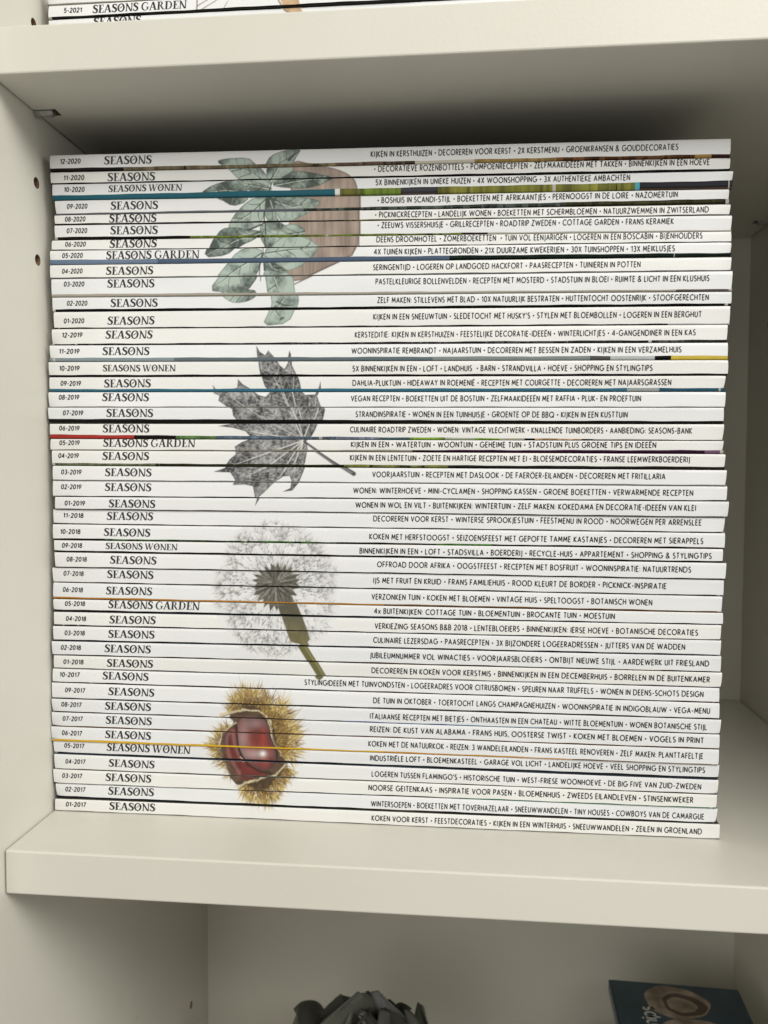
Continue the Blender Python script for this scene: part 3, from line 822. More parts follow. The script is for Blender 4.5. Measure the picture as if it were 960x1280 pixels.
MAGS = [
    ('12-2020', 'S', 4.24, 290.2, 290.6, 284.87, 287.81, 281.64, 8.93, 28.61, 0.51, 144.68, 269.54, 0.52, 'KIJKEN IN KERSTHUIZEN • DECOREREN VOOR KERST • 2X KERSTMENU • GROENKRANSEN & GOUDDECORATIES', [(1.2, 37.3, '14110e'), (37.3, 129.8, '6b6049', 1), (129.8, 163.1, '5a4a3a', 1), (163.1, 187.8, 'b9b2a4'), (187.8, 221.1, '8d7440', 1), (221.1, 276.4, '5d3a1e', 1), (276.4, 282.8, '9a7a40'), (282.8, 293.9, '3a1d18')]),
    ('11-2020', 'S', 4.11, 290.36, 283.42, 278.8, 280.38, 276.11, 10.17, 29.77, 0.45, 146.04, 282.2, 0.65, '• DECORATIEVE ROZENBOTTELS • POMPOENRECEPTEN • ZELFMAAKIDEEËN MET TAKKEN • BINNENKIJKEN IN EEN HOEVE', [(1.2, 293.9, '0d0d0d', 1)]),
    ('10-2020', 'w', 4.93, 291.42, 278.26, 273.37, 274.97, 271.17, 10.36, 30.24, 0.5, 146.73, 250.74, 0.54, '5X BINNENKIJKEN IN UNIEKE HUIZEN • 4X WOONSHOPPING • 3X AUTHENTIEKE AMBACHTEN', [(1.2, 129.4, '1a5664'), (129.4, 131.5, 'd8d8d4'), (131.5, 140.1, '6b6a30', 1), (140.1, 157.3, '5c7025', 1), (157.3, 172.6, '3b3a40'), (172.6, 252.9, '6d6d2a', 1), (252.9, 254.8, '4a98a8'), (254.8, 293.9, '2a2a32')]),
    ('09-2020', 'S', 5.64, 290.24, 271.38, 265.71, 268.03, 264.14, 11.34, 30.95, 0.53, 147.42, 269.89, 0.55, '• BOSHUIS IN SCANDI-STIJL • BOEKETTEN MET AFRIKAANTJES • PERENOOGST IN DE LOIRE • NAZOMERTUIN', [(1.2, 115.8, '5c5e66'), (115.8, 224.4, '3d4540', 1), (224.4, 293.9, '3a3a24', 1)]),
    ('08-2020', 'S', 5.35, 290.92, 265.2, 261.42, 262.06, 257.92, 10.34, 30.16, 0.5, 146.42, 282.28, 0.48, '• PICKNICKRECEPTEN • LANDELIJK WONEN • BOEKETTEN MET SCHERMBLOEMEN • NATUURZWEMMEN IN ZWITSERLAND', [(1.2, 133.2, '2a2a28'), (133.2, 192.8, '5b5a32', 1), (192.8, 293.9, '55524c')]),
    ('07-2020', 'S', 5.45, 291.56, 260.73, 255.65, 257.59, 251.7, 11.16, 30.72, 0.51, 147.45, 268.51, 0.64, '• ZEEUWS VISSERSHUISJE • GRILLRECEPTEN • ROADTRIP ZWEDEN • COTTAGE GARDEN • FRANS KERAMIEK', [(1.2, 66.2, '0f0f0c'), (66.2, 182.8, '5e6a26', 1), (182.8, 193.5, '4a3a2a'), (193.5, 293.9, 'b5b2aa')]),
    ('06-2020', 'S', 4.07, 291.39, 254.39, 250.08, 251.23, 246.92, 10.34, 30.19, 0.55, 147.12, 279.98, 0.61, 'DEENS DROOMHOTEL • ZOMERBOEKETTEN  • TUIN VOL EENJARIGEN • LOGEREN IN EEN BOSCABIN • BIJENHOUDERS', [(1.2, 62.6, '4b4c4a'), (62.6, 129.8, '3a4030'), (129.8, 184.8, '4a2c1e', 1), (184.8, 193.5, 'c6c6c2'), (193.5, 293.9, '2a3032')]),
    ('05-2020', 'G', 3.44, 291.41, 249.74, 245.68, 246.76, 242.45, 9.16, 28.86, 0.45, 146.12, 269.03, 0.47, '4X TUINEN KIJKEN • PLATTEGRONDEN • 21X DUURZAME KWEKERIJEN • 30X TUINSHOPPEN • 13X MEIKLUSJES', [(1.2, 51.8, '66758c'), (51.8, 177.7, '46566c'), (177.7, 293.9, '10201a', 1)]),
    ('04-2020', 'S', 3.33, 291.54, 243.52, 237.98, 240.77, 235.57, 9.05, 28.76, 0.49, 145.79, 255.47, 0.51, 'SERINGENTIJD • LOGEREN OP LANDGOED HACKFORT • PAASRECEPTEN • TUINIEREN IN POTTEN', [(1.2, 293.9, '6a6a68')]),
    ('03-2020', 'S', 3.78, 292.05, 237.54, 230.87, 235.17, 227.87, 9.69, 29.23, 0.65, 146.82, 282.85, 0.61, 'PASTELKLEURIGE BOLLENVELDEN • RECEPTEN MET MOSTERD • STADSTUIN IN BLOEI • RUIMTE & LICHT IN EEN KLUSHUIS', [(1.2, 270.0, 'a39c90'), (270.0, 293.9, '5a504a')]),
    ('02-2020', 'S', 3.82, 292.07, 229.65, 224.44, 227.16, 222.34, 10.65, 30.29, 0.49, 147.52, 283.01, 0.52, 'ZELF MAKEN: STILLEVENS MET BLAD • 10X NATUURLIJK BESTRATEN • HUTTENTOCHT OOSTENRIJK • STOOFGERECHTEN', [(1.2, 293.9, '0a0a0a')]),
    ('01-2020', 'S', 4.36, 291.65, 223.3, 216.43, 221.3, 214.3, 9.15, 28.83, 0.42, 145.83, 280.31, 0.53, "KIJKEN IN EEN SNEEUWTUIN • SLEDETOCHT MET HUSKY'S • STYLEN MET BLOEMBOLLEN • LOGEREN IN EEN BERGHUT", [(1.2, 177.7, '45423e'), (177.7, 224.4, '0c0c10'), (224.4, 267.1, '14142a'), (267.1, 293.9, 'a9a9ac')]),
    ('12-2019', 'S', 3.4, 290.64, 215.83, 209.29, 213.68, 207.55, 8.41, 28.11, 0.59, 137.99, 277.92, 0.49, 'KERSTEDITIE: KIJKEN IN KERSTHUIZEN • FEESTELIJKE DECORATIE-IDEEËN • WINTERLICHTJES • 4-GANGENDINER IN EEN KAS', [(1.2, 293.9, '3c3c3a', 1)]),
    ('11-2019', 'S', 2.54, 290.79, 208.69, 203.1, 206.42, 201.09, 7.1, 26.74, 0.52, 136.63, 272.35, 0.48, 'WOONINSPIRATIE REMBRANDT • NAJAARSTUIN • DECOREREN MET BESSEN EN ZADEN • KIJKEN IN EEN VERZAMELHUIS', [(1.2, 59.0, '7f8c92'), (59.0, 170.9, '5c686e'), (170.9, 235.9, '7c8482'), (235.9, 244.1, '4a4a48'), (244.1, 261.9, 'aeb2b2'), (261.9, 268.4, '101010'), (268.4, 293.9, 'c0a942')]),
    ('10-2019', 'w', 1.96, 291.1, 201.44, 195.75, 199.39, 193.89, 6.97, 26.73, 0.51, 136.98, 260.99, 0.43, '5X BINNENKIJKEN IN EEN • LOFT • LANDHUIS  • BARN • STRANDVILLA • HOEVE • SHOPPING EN STYLINGTIPS', [(1.2, 293.9, '0a0a0a')]),
    ('09-2019', 'S', 1.84, 290.45, 194.88, 189.61, 193.16, 188.14, 7.14, 26.82, 0.47, 136.98, 268.77, 0.46, 'DAHLIA-PLUKTUIN • HIDEAWAY IN ROEMENIË • RECEPTEN MET COURGETTE • DECOREREN MET NAJAARSGRASSEN', [(1.2, 251.2, '2d6277'), (251.2, 264.2, '8d9494'), (264.2, 293.9, '1f4a5e')]),
    ('08-2019', 'S', 1.27, 290.59, 188.3, 181.89, 186.59, 180.5, 6.3, 26.0, 0.64, 136.3, 256.71, 0.55, 'VEGAN RECEPTEN • BOEKETTEN UIT DE BOSTUIN • ZELFMAAKIDEEËN MET RAFFIA • PLUK- EN PROEFTUIN', [(1.2, 293.9, '8e8b84')]),
    ('07-2019', 'S', 1.33, 289.78, 181.53, 176.52, 180.1, 174.56, 8.3, 28.0, 0.52, 138.37, 251.34, 0.46, 'STRANDINSPIRATIE • WONEN IN EEN TUINHUISJE • GROENTE OP DE BBQ • KIJKEN IN EEN KUSTTUIN', [(1.2, 293.9, '09090b')]),
    ('06-2019', 'S', 1.76, 290.24, 174.4, 169.64, 173.42, 166.9, 6.25, 25.99, 0.58, 135.97, 277.44, 0.57, 'CULINAIRE ROADTRIP ZWEDEN • WONEN: VINTAGE VLECHTWERK • KNALLENDE TUINBORDERS • AANBIEDING: SEASONS-BANK', [(1.2, 40.2, '9c2f26'), (40.2, 59.0, '14120f'), (59.0, 77.0, '4c6a3a', 1), (77.0, 129.8, '4b5a6a', 1), (129.8, 148.7, '6a7285', 1), (148.7, 161.4, '35525a'), (161.4, 176.3, '71912c', 1), (176.3, 188.8, '9aa38c'), (188.8, 199.2, '6a8a2a', 1), (199.2, 209.5, 'a9aa94'), (209.5, 213.8, '221d18'), (213.8, 233.0, 'b08f6a', 1), (233.0, 237.6, '120f0d'), (237.6, 293.9, '8a867e')]),
    ('05-2019', 'G', 2.02, 290.23, 167.7, 162.93, 166.57, 162.74, 6.24, 26.18, 0.63, 136.32, 263.15, 0.54, 'KIJKEN IN EEN • WATERTUIN • WOONTUIN • GEHEIME TUIN • STADSTUIN PLUS GROENE TIPS EN IDEEËN', [(1.2, 162.4, '8b8779'), (162.4, 176.0, '3a1f34', 1), (176.0, 282.8, '3c1238', 1), (282.8, 293.9, '6a4a64')]),
    ('04-2019', 'S', 2.67, 290.98, 162.67, 157.01, 161.18, 155.95, 5.86, 25.82, 0.58, 135.97, 276.72, 0.55, 'KIJKEN IN EEN LENTETUIN • ZOETE EN HARTIGE RECEPTEN MET EI • BLOESEMDECORATIES • FRANSE LEEMWERKBOERDERIJ', [(1.2, 51.8, '5c6248', 1), (51.8, 133.2, '3c3c26', 1), (133.2, 177.7, '61642c', 1), (177.7, 293.9, '2a2a22', 1)]),
    ('03-2019', 'S', 3.02, 291.44, 155.86, 149.66, 154.64, 148.5, 7.13, 27.09, 0.55, 145.63, 266.92, 0.54, 'VOORJAARSTUIN • RECEPTEN MET DASLOOK • DE FAERÖER-EILANDEN • DECOREREN MET FRITILLARIA', [(1.2, 293.9, '8a8a86')]),
    ('02-2019', 'S', 2.72, 291.9, 149.3, 142.56, 148.09, 142.1, 6.74, 26.73, 0.59, 137.37, 278.27, 0.5, 'WONEN: WINTERHOEVE • MINI-CYCLAMEN • SHOPPING KASSEN • GROENE BOEKETTEN • VERWARMENDE RECEPTEN', [(1.2, 293.9, '2c2c2c')]),
    ('01-2019', 'S', 3.99, 292.59, 142.12, 136.79, 141.77, 135.44, 8.57, 28.64, 0.46, 138.41, 279.35, 0.55, 'WONEN IN WOL EN VILT • BUITENKIJKEN: WINTERTUIN • ZELF MAKEN: KOKEDAMA EN DECORATIE-IDEEËN VAN KLEI', [(1.2, 293.9, '555555')]),
    ('11-2018', 'S', 2.5, 291.46, 136.51, 130.19, 135.1, 129.17, 7.27, 27.19, 0.56, 146.01, 282.03, 0.63, 'DECOREREN VOOR KERST • WINTERSE SPROOKJESTUIN • FEESTMENU IN ROOD • NOORWEGEN PER ARRENSLEE', [(1.2, 293.9, '4a4a4a', 1)]),
    ('10-2018', 'S', 2.39, 291.6, 129.92, 123.59, 128.68, 122.74, 5.95, 25.9, 0.48, 144.3, 282.82, 0.42, 'KOKEN MET HERFSTOOGST • SEIZOENSFEEST MET GEPOFTE TAMME KASTANJES • DECOREREN MET SIERAPPELS', [(1.2, 26.3, '14201a'), (26.3, 87.6, '2e5a24', 1), (87.6, 129.8, '3f6a2c', 1), (129.8, 172.6, '22432c', 1), (172.6, 196.2, '4f8a34', 1), (196.2, 293.9, '0d0d0d')]),
    ('09-2018', 'w', 2.91, 290.78, 122.79, 118.24, 122.15, 117.1, 6.77, 26.73, 0.5, 140.16, 286.14, 0.41, 'BINNENKIJKEN IN EEN • LOFT • STADSVILLA • BOERDERIJ • RECYCLE-HUIS • APPARTEMENT • SHOPPING & STYLINGTIPS', [(1.2, 44.6, '1a0f0d'), (44.6, 133.2, '2c1416'), (133.2, 293.9, '160c0c')]),
    ('08-2018', 'S', 3.29, 292.1, 117.44, 111.09, 116.46, 109.92, 9.09, 28.94, 0.53, 147.78, 277.93, 0.53, 'OFFROAD DOOR AFRIKA • OOGSTFEEST • RECEPTEN MET BOSFRUIT • WOONINSPIRATIE: NATUURTRENDS', [(1.2, 293.9, '1b1b1d')]),
    ('07-2018', 'S', 1.77, 291.46, 110.53, 104.16, 109.33, 102.86, 7.12, 27.11, 0.59, 146.07, 268.4, 0.52, 'IJS MET FRUIT EN KRUID • FRANS FAMILIEHUIS • ROOD KLEURT DE BORDER • PICKNICK-INSPIRATIE', [(1.2, 293.9, '3a3a40')]),
    ('06-2018', 'S', 2.12, 290.96, 103.81, 97.43, 102.51, 96.28, 6.72, 26.55, 0.51, 145.39, 262.69, 0.49, 'VERZONKEN TUIN • KOKEN MET BLOEMEN • VINTAGE HUIS • SPELTOOGST • BOTANISCH WONEN', [(1.2, 150.5, 'b07b34'), (150.5, 293.9, '6a4a24')]),
    ('05-2018', 'G', 2.18, 291.35, 96.45, 91.77, 95.7, 90.96, 7.83, 27.75, 0.59, 146.44, 247.47, 0.5, '4x BUITENKIJKEN: COTTAGE TUIN • BLOEMENTUIN • BROCANTE TUIN • MOESTUIN', [(1.2, 51.8, '18120f'), (51.8, 293.9, '15151a', 1)]),
    ('04-2018', 'S', 2.37, 290.74, 90.69, 85.02, 90.61, 84.52, 8.18, 28.12, 0.48, 146.8, 281.34, 0.44, 'VERKIEZING SEASONS B&B 2018 • LENTEBLOEIERS • BINNENKIJKEN: IERSE HOEVE • BOTANISCHE DECORATIES', [(1.2, 293.9, '1a1816', 1)]),
    ('03-2018', 'S', 1.98, 290.88, 84.38, 78.24, 84.19, 78.26, 7.52, 27.48, 0.5, 146.12, 276.31, 0.48, 'CULINAIRE LEZERSDAG • PAASRECEPTEN • 3X BIJZONDERE LOGEERADRESSEN • JUTTERS VAN DE WADDEN', [(1.2, 224.4, '141216'), (224.4, 253.8, '2a0f1e'), (253.8, 293.9, '4a4048', 1)]),
    ('02-2018', 'S', 1.2, 291.01, 77.5, 71.62, 77.67, 71.14, 5.63, 25.72, 0.53, 144.74, 286.11, 0.49, 'JUBILEUMNUMMER VOL WINACTIES • VOORJAARSBLOEIERS • ONTBIJT NIEUWE STIJL • AARDEWERK UIT FRIESLAND', [(1.2, 253.8, '0b0b0c'), (253.8, 266.7, '8a6a3c'), (266.7, 293.9, '15120c')]),
    ('01-2018', 'S', 2.03, 291.64, 71.1, 65.49, 70.74, 64.7, 6.65, 26.56, 0.49, 145.45, 286.57, 0.49, 'DECOREREN EN KOKEN VOOR KERSTMIS • BINNENKIJKEN IN EEN DECEMBERHUIS • BORRELEN IN DE BUITENKAMER', [(1.2, 293.9, '6a6a66')]),
    ('10-2017', 'S', 1.27, 290.58, 65.02, 59.21, 64.25, 58.29, 4.68, 24.53, 0.56, 116.0, 284.12, 0.51, 'STYLINGIDEEËN MET TUINVONDSTEN • LOGEERADRES VOOR CITRUSBOMEN • SPEUREN NAAR TRUFFELS • WONEN IN DEENS-SCHOTS DESIGN', [(1.2, 235.9, '16110f', 1), (235.9, 293.9, '141210')]),
    ('09-2017', 'S', 0.69, 290.71, 58.65, 51.83, 57.95, 51.22, 7.09, 27.12, 0.52, 146.18, 286.84, 0.46, 'DE TUIN IN OKTOBER • TOERTOCHT LANGS CHAMPAGNEHUIZEN • WOONINSPIRATIE IN INDIGOBLAUW • VEGA-MENU', [(1.2, 293.9, '1c1c1c')]),
    ('08-2017', 'S', 0.76, 291.5, 51.47, 45.82, 51.07, 45.09, 5.58, 25.64, 0.56, 144.8, 285.69, 0.43, 'ITALIAANSE RECEPTEN MET BIETJES • ONTHAASTEN IN EEN CHATEAU • WITTE BLOEMENTUIN • WONEN BOTANISCHE STIJL', [(1.2, 133.2, '27414c'), (133.2, 177.7, '2f5a9a'), (177.7, 217.8, '6a94b8'), (217.8, 293.9, '2a3a5a')]),
    ('07-2017', 'S', 0.65, 290.99, 45.37, 39.35, 44.81, 38.82, 6.03, 25.92, 0.54, 144.81, 284.51, 0.52, 'REIZEN: DE KUST VAN ALABAMA • FRANS HUIS, OOSTERSE TWIST • KOKEN MET BLOEMEN • VOGELS IN PRINT', [(1.2, 293.9, '6b4a2a')]),
    ('06-2017', 'S', 0.35, 290.8, 38.88, 33.31, 38.55, 32.21, 5.65, 25.65, 0.51, 144.12, 284.32, 0.52, 'KOKEN MET DE NATUURKOK • REIZEN: 3 WANDELEILANDEN • FRANS KASTEEL RENOVEREN • ZELF MAKEN: PLANTTAFELTJE', [(1.2, 150.5, 'd0a62c'), (150.5, 231.0, 'c08a34'), (231.0, 293.9, '6a4a2a')]),
    ('05-2017', 'W', 0.89, 291.26, 32.05, 26.93, 31.8, 26.46, 6.2, 25.93, 0.61, 144.83, 285.42, 0.53, 'INDUSTRIËLE LOFT • BLOEMENKASTEEL • GARAGE VOL LICHT • LANDELIJKE HOEVE • VEEL SHOPPING EN STYLINGTIPS', [(1.2, 133.2, '2a2a2c'), (133.2, 293.9, '35363a')]),
    ('04-2017', 'S', 1.45, 291.08, 26.22, 19.62, 25.43, 19.41, 6.84, 26.86, 0.51, 145.54, 283.94, 0.46, "LOGEREN TUSSEN FLAMINGO'S • HISTORISCHE TUIN • WEST-FRIESE WOONHOEVE • DE BIG FIVE VAN ZUID-ZWEDEN", [(1.2, 293.9, '6e6c66')]),
    ('03-2017', 'S', 0.67, 290.56, 19.13, 12.98, 19.13, 13.68, 5.13, 25.28, 0.55, 144.15, 280.81, 0.52, 'NOORSE GEITENKAAS • INSPIRATIE VOOR PASEN • BLOEMENHUIS • ZWEEDS EILANDLEVEN • STINSENKWEKER', [(1.2, 150.5, '151517'), (150.5, 181.1, '23282a'), (181.1, 293.9, '2f6a52')]),
    ('02-2017', 'S', 1.5, 291.09, 12.46, 6.85, 13.11, 7.23, 6.34, 26.22, 0.56, 145.22, 285.5, 0.38, 'WINTERSOEPEN • BOEKETTEN MET TOVERHAZELAAR • SNEEUWWANDELEN • TINY HOUSES • COWBOYS VAN DE CAMARGUE', [(1.2, 87.6, '0a2038'), (87.6, 191.2, '070b16'), (191.2, 293.9, '101a4a')]),
    ('01-2017', 'S', 1.57, 292.04, 5.66, -0.14, 6.58, 0.1, 6.79, 26.87, 0.55, 145.58, 284.65, 0.45, 'KOKEN VOOR KERST • FEESTDECORATIES • KIJKEN IN EEN WINTERHUIS • SNEEUWWANDELEN • ZEILEN IN GROENLAND', []),
]
ART_FRAMES = [[[0.07936, -0.00027, 67.47045], [-0.00195, -0.07687, 296.37992]], [[0.08025, -0.00027, 66.75261], [-0.00022, -0.07859, 211.6366]], [[0.08104, -0.00028, 66.12155], [0.00136, -0.08013, 138.89968]], [[0.08181, -0.00029, 65.50888], [0.00293, -0.08164, 68.284]]]
# ------------------------------------------------------------------ the magazines
YS = 0.0404          # the spines stand this far behind the shelf front
DEPTH = 0.2150


class Mag:
    """measured spine of one magazine (mm along the shelf and above it), turned into surface points"""

    def __init__(self, xl, xr, zlt, zlb, zrt, zrb, under, seed):
        r = random.Random(seed)
        self.xl, self.xr = xl * .001, xr * .001
        self.zlt, self.zlb, self.zrt, self.zrb = zlt * .001, zlb * .001, zrt * .001, zrb * .001
        self.under = under                          # (x0, z0, x1, z1) top of whatever lies below
        self.y0 = YS + r.uniform(-.0005, .0005)
        self.tilt = r.uniform(-.05, .06)
        self.p2 = 0.0
        self.ph, self.bow = r.uniform(0, 6), r.uniform(.00005, .00025)
        self.lean = r.uniform(-.0002, .0009)
        self.leanr = r.uniform(-.0006, .0003)
        self.p2 = r.uniform(0, 6)
        self.z0 = min(self.bottom(self.xl), self.bottom(self.xr))

    def bottom(self, x):
        x0, z0, x1, z1 = self.under
        return z0 + (z1 - z0) * (x - x0) / (x1 - x0) + .00003

    def top(self, x):
        s = (x - self.xl) / (self.xr - self.xl)
        return self.zlt + (self.zrt - self.zlt) * s

    def face_bottom(self, x):
        s = (x - self.xl) / (self.xr - self.xl)
        w = .00007 * math.sin(x * 150 + self.ph) + .00005 * math.sin(x * 410 + self.p2)
        return max(self.zlb + (self.zrb - self.zlb) * s + w, self.bottom(x) + .00042 + w)

    def y_at(self, x, v):
        h = self.top(x) - self.face_bottom(x)
        s = (x - self.xl) / (self.xr - self.xl)
        return self.y0 + self.tilt * (v - .5) * h + self.bow * math.sin(6.3 * s * 1.3 + self.ph) - .00003 * (1 - (2 * v - 1) ** 2)

    def pt(self, x, v, off=0.0):
        zb = self.face_bottom(x)
        return (x, self.y_at(x, v) - off, zb + v * (self.top(x) - zb))


def place_text(mag, name, layout, x0, cap, v, root, org, width=None, slant=0.0, off=.00007):
    V, F, w = layout
    sx = (width / w) if width else cap
    pts = []
    for (px, py) in V:
        x = x0 + px * sx + slant * (py - .5) * cap
        h = mag.top(x) - mag.face_bottom(x)
        pts.append(mag.pt(x, v + (py - .5) * cap / h, off))
    return mesh_obj(name, pts, F, M_INK, root, org)


def build_magazine(mag, label, date, kind, dx, tx, tv, hx0, hx1, hv, head, segs, seed, arts=(), group=None, art_dx=0.0):
    r = random.Random(seed * 3 + 1)
    org = ((mag.xl + mag.xr) / 2, mag.y0 + DEPTH / 2, mag.z0)
    root = empty('magazine', org, label, 'magazine', group)
    paper = M_PAPER[r.randrange(4)]
    yb = mag.y0 + DEPTH - r.uniform(0, .003)
    xs = [mag.xl, mag.xl + .0018] + [mag.xl + .0018 + (mag.xr - mag.xl - .0036) * i / 96 for i in range(1, 96)] + [mag.xr - .0018, mag.xr]
    n = len(xs) - 1
    # cover: wrapped sheet with the flat spine in front
    prof = []
    for i, x in enumerate(xs):
        zt, zf, zb = mag.top(x), mag.face_bottom(x), mag.bottom(x)
        h = zt - zf
        nick = r.uniform(0, .00010)
        yt = mag.y_at(x, 1)
        ring = [(mag.y_at(x, 0), zf), (mag.y_at(x, .25), zf + .25 * h), (mag.y_at(x, .5), zf + .5 * h), (mag.y_at(x, .75), zf + .75 * h),
                (yt, zt - .00030), (yt + .00006 + nick, zt - .00012), (yt + .00030, zt - .00003 - nick * .3), (yt + .0009, zt - .00001), (yb, zt - .00001), (yb, zt - .00022), (yt + .0011, zt - .00022),
                (mag.y0 + .0011, zb + .00022), (yb, zb + .00022), (yb, zb), (mag.y0 + .0014, zb)]
        prof.append(ring)
    m = len(prof[0])
    dent = [r.uniform(.0002, .0009) if r.random() < .35 else .0001 for _ in range(4)]
    V, F = [], []
    for i, (x, ring) in enumerate(zip(xs, prof)):
        for j, (y, z) in enumerate(ring):
            xx = x
            if j < 8:
                vv = j / 7.0 - .5
                if i == 0:
                    xx += mag.lean * vv + abs(vv) ** 3 * .0016
                elif i == n:
                    xx += mag.leanr * vv - abs(vv) ** 3 * .0016
            if j < 8 and (i <= 1 or i >= n - 1):
                dd = dent[(i >= n - 1) * 2 + (j >= 4)] * (1 if i in (0, n) else .25) * abs(j - 3.5) / 3.5
                y += dd
                xx += (dd if i <= 1 else -dd) * .4
            V.append((xx, y, z))
    for i in range(n):
        for j in range(m - 1):
            a, b_ = i * m + j, i * m + j + 1
            F.append((a, b_, b_ + m, a + m))
    cov = mesh_obj('cover', V, F, paper, root, org, smooth=True)
    me = cov.data
    me.materials.append(M_PANEL[r.randrange(len(M_PANEL))])
    mi = [1 if f % (m - 1) >= 5 else 0 for f in range(len(me.polygons))]  # dark print starts on the top rounding to blacken the gap line
    me.polygons.foreach_set('material_index', mi)
    # printed fold where the back cover turns round; black runs also paint gap shade
    cuts = sorted({mag.xl, mag.xr} | {min(max(a * .001, mag.xl), mag.xr) for a, b_, *_ in segs} | {x for x in xs} |
                  {mag.xl + (mag.xr - mag.xl) * k / 220 for k in range(221)})
    V, F, C = [], [], []
    default = lin('5a5a58')
    sr = random.Random(seed + 99)
    drift = 0.0
    for a, b_ in zip(cuts[:-1], cuts[1:]):
        if b_ - a < 1e-7:
            continue
        mid = (a + b_) / 2 * 1000
        col, mott = default, False
        for s in segs:
            if s[0] <= mid <= s[1]:
                col, mott = lin(s[2]), len(s) > 3
        drift = drift * .6 + sr.uniform(-1, 1) * .5
        col = col * (1 + (drift * .65 if mott else drift * .06))
        if mott and sr.random() < .12:
            col = col * sr.uniform(.5, 1.4)
        edge = min(mid - mag.xl * 1000, mag.xr * 1000 - mid)
        if sr.random() < (.14 if edge < 3.0 else .003 if mott else 0):
            col = lin('bdbab2') * sr.uniform(.5, 1)
        deep = 1.0 if col.mean() > .055 else 6.0
        o = len(V)
        for x in (a, b_):
            zf, zb = mag.face_bottom(x), mag.bottom(x)
            s = zf - zb
            y = mag.y_at(x, 0)
            for dy, k in ((0, 0), (.00003, .12), (.00008, .55), (.00026, .86), (.0006, .97), (.0014, 1.0)):
                V.append((x, y + min(dy * deep, .0014), zf - k * s))
        for j in range(5):
            F.append((o + j, o + 6 + j, o + 7 + j, o + 1 + j))
        C += [np.clip(col, 0.002, .85)] * 12
    fo = mesh_obj('cover_fold', V, F, M_FOLD, cov, org)
    at = fo.data.attributes.new('ink', 'FLOAT_COLOR', 'POINT')
    at.data.foreach_set('color', np.concatenate([np.array(C), np.ones((len(C), 1))], 1).astype(np.float32).ravel())
    # page block
    e = .0004
    V = []
    for y in (mag.y0 + .00125, yb - .0006):
        for x in (mag.xl + e, mag.xr - e):
            V += [(x, y, mag.bottom(x) + .00024), (x, y, mag.top(x) - .00024)]
    mesh_obj('page_block', V, [(0, 2, 3, 1), (4, 5, 7, 6), (0, 1, 5, 4), (2, 6, 7, 3), (1, 3, 7, 5), (0, 4, 6, 2)], M_PAGES, root, org)
    # printed picture crossing this spine
    for canvas, A in arts:
        A = [[A[0][0], A[0][1], A[0][2] + art_dx], [A[1][0], A[1][1], A[1][2] + r.uniform(-.25, .25)]]
        inv = np.linalg.inv(np.array([[A[0][0], A[0][1]], [A[1][0], A[1][1]]]))
        ext = [(A[0][0] * u + A[0][1] * v + A[0][2], A[1][0] * u + A[1][1] * v + A[1][2]) for u in (0, canvas.w / CS) for v in (0, canvas.h / CS)]
        x0, x1 = min(p[0] for p in ext) * .001, max(p[0] for p in ext) * .001
        zz = [p[1] * .001 for p in ext]
        xm = (x0 + x1) / 2
        if mag.top(xm) < min(zz) or mag.face_bottom(xm) > max(zz):
            continue
        step = .00024
        nx = int((x1 - x0) / step)
        nv = max(6, int((mag.top(xm) - mag.face_bottom(xm)) / step))
        X = np.linspace(x0, x1, nx)
        Vv = np.linspace(0.0, 0.985, nv)
        top = np.array([mag.top(x) for x in X])
        bot = np.array([mag.face_bottom(x) for x in X])
        Z = bot[None] + Vv[:, None] * (top - bot)[None]
        Y = np.array([[mag.y_at(x, v) for x in X] for v in Vv]) - .00002
        q = np.stack([np.broadcast_to(X[None] * 1000, Z.shape) - A[0][2], Z * 1000 - A[1][2]], -1)
        uv = q @ inv.T
        u, v = uv[..., 0], uv[..., 1]
        s = canvas.sample(u, v)
        ok = (u > 0) & (u < canvas.w / CS) & (v > 0) & (v < canvas.h / CS)
        al = np.where(ok, s[..., 3], 0)
        cell = np.maximum(np.maximum(al[:-1, :-1], al[1:, :-1]), np.maximum(al[:-1, 1:], al[1:, 1:])) > .03
        if cell.sum() < 6:
            continue
        idx = np.arange(nv * nx).reshape(nv, nx)
        Q = np.stack([idx[:-1, :-1][cell], idx[:-1, 1:][cell], idx[1:, 1:][cell], idx[1:, :-1][cell]], 1)
        used, invx = np.unique(Q, return_inverse=True)
        Q = invx.reshape(Q.shape)
        P = np.stack([np.broadcast_to(X[None], Z.shape), Y, Z], -1).reshape(-1, 3)[used] - np.array(org)
        me = bpy.data.meshes.new('spine_print')
        me.vertices.add(len(P))
        me.vertices.foreach_set('co', P.astype(np.float32).ravel())
        me.loops.add(Q.size)
        me.loops.foreach_set('vertex_index', Q.astype(np.int32).ravel())
        me.polygons.add(len(Q))
        me.polygons.foreach_set('loop_start', np.arange(0, Q.size, 4, dtype=np.int32))
        me.update(calc_edges=True)
        at = me.attributes.new('ink', 'FLOAT_COLOR', 'POINT')
        colr = np.concatenate([s.reshape(-1, 4)[used][:, :3], np.ones((len(used), 1))], 1)
        at.data.foreach_set('color', colr.astype(np.float32).ravel())
        me.materials.append(M_PRINT)
        o = bpy.data.objects.new('spine_print', me)
        COL.objects.link(o)
        o.parent = cov
    # lettering
    sl = r.uniform(.03, .11)
    words = {'S': 'SEASONS', 'w': 'SEASONS WONEN', 'W': 'SEASONS WONEN', 'G': 'SEASONS GARDEN'}[kind]
    lay = layout_serif(words)
    cap = .00280 if kind == 'w' else .00345
    title_w = {'S': .0212, 'w': .0328, 'W': .0385, 'G': .0415}[kind]
    place_text(mag, 'title_lettering', lay, tx * .001, cap, tv, cov, org, width=title_w, slant=sl)
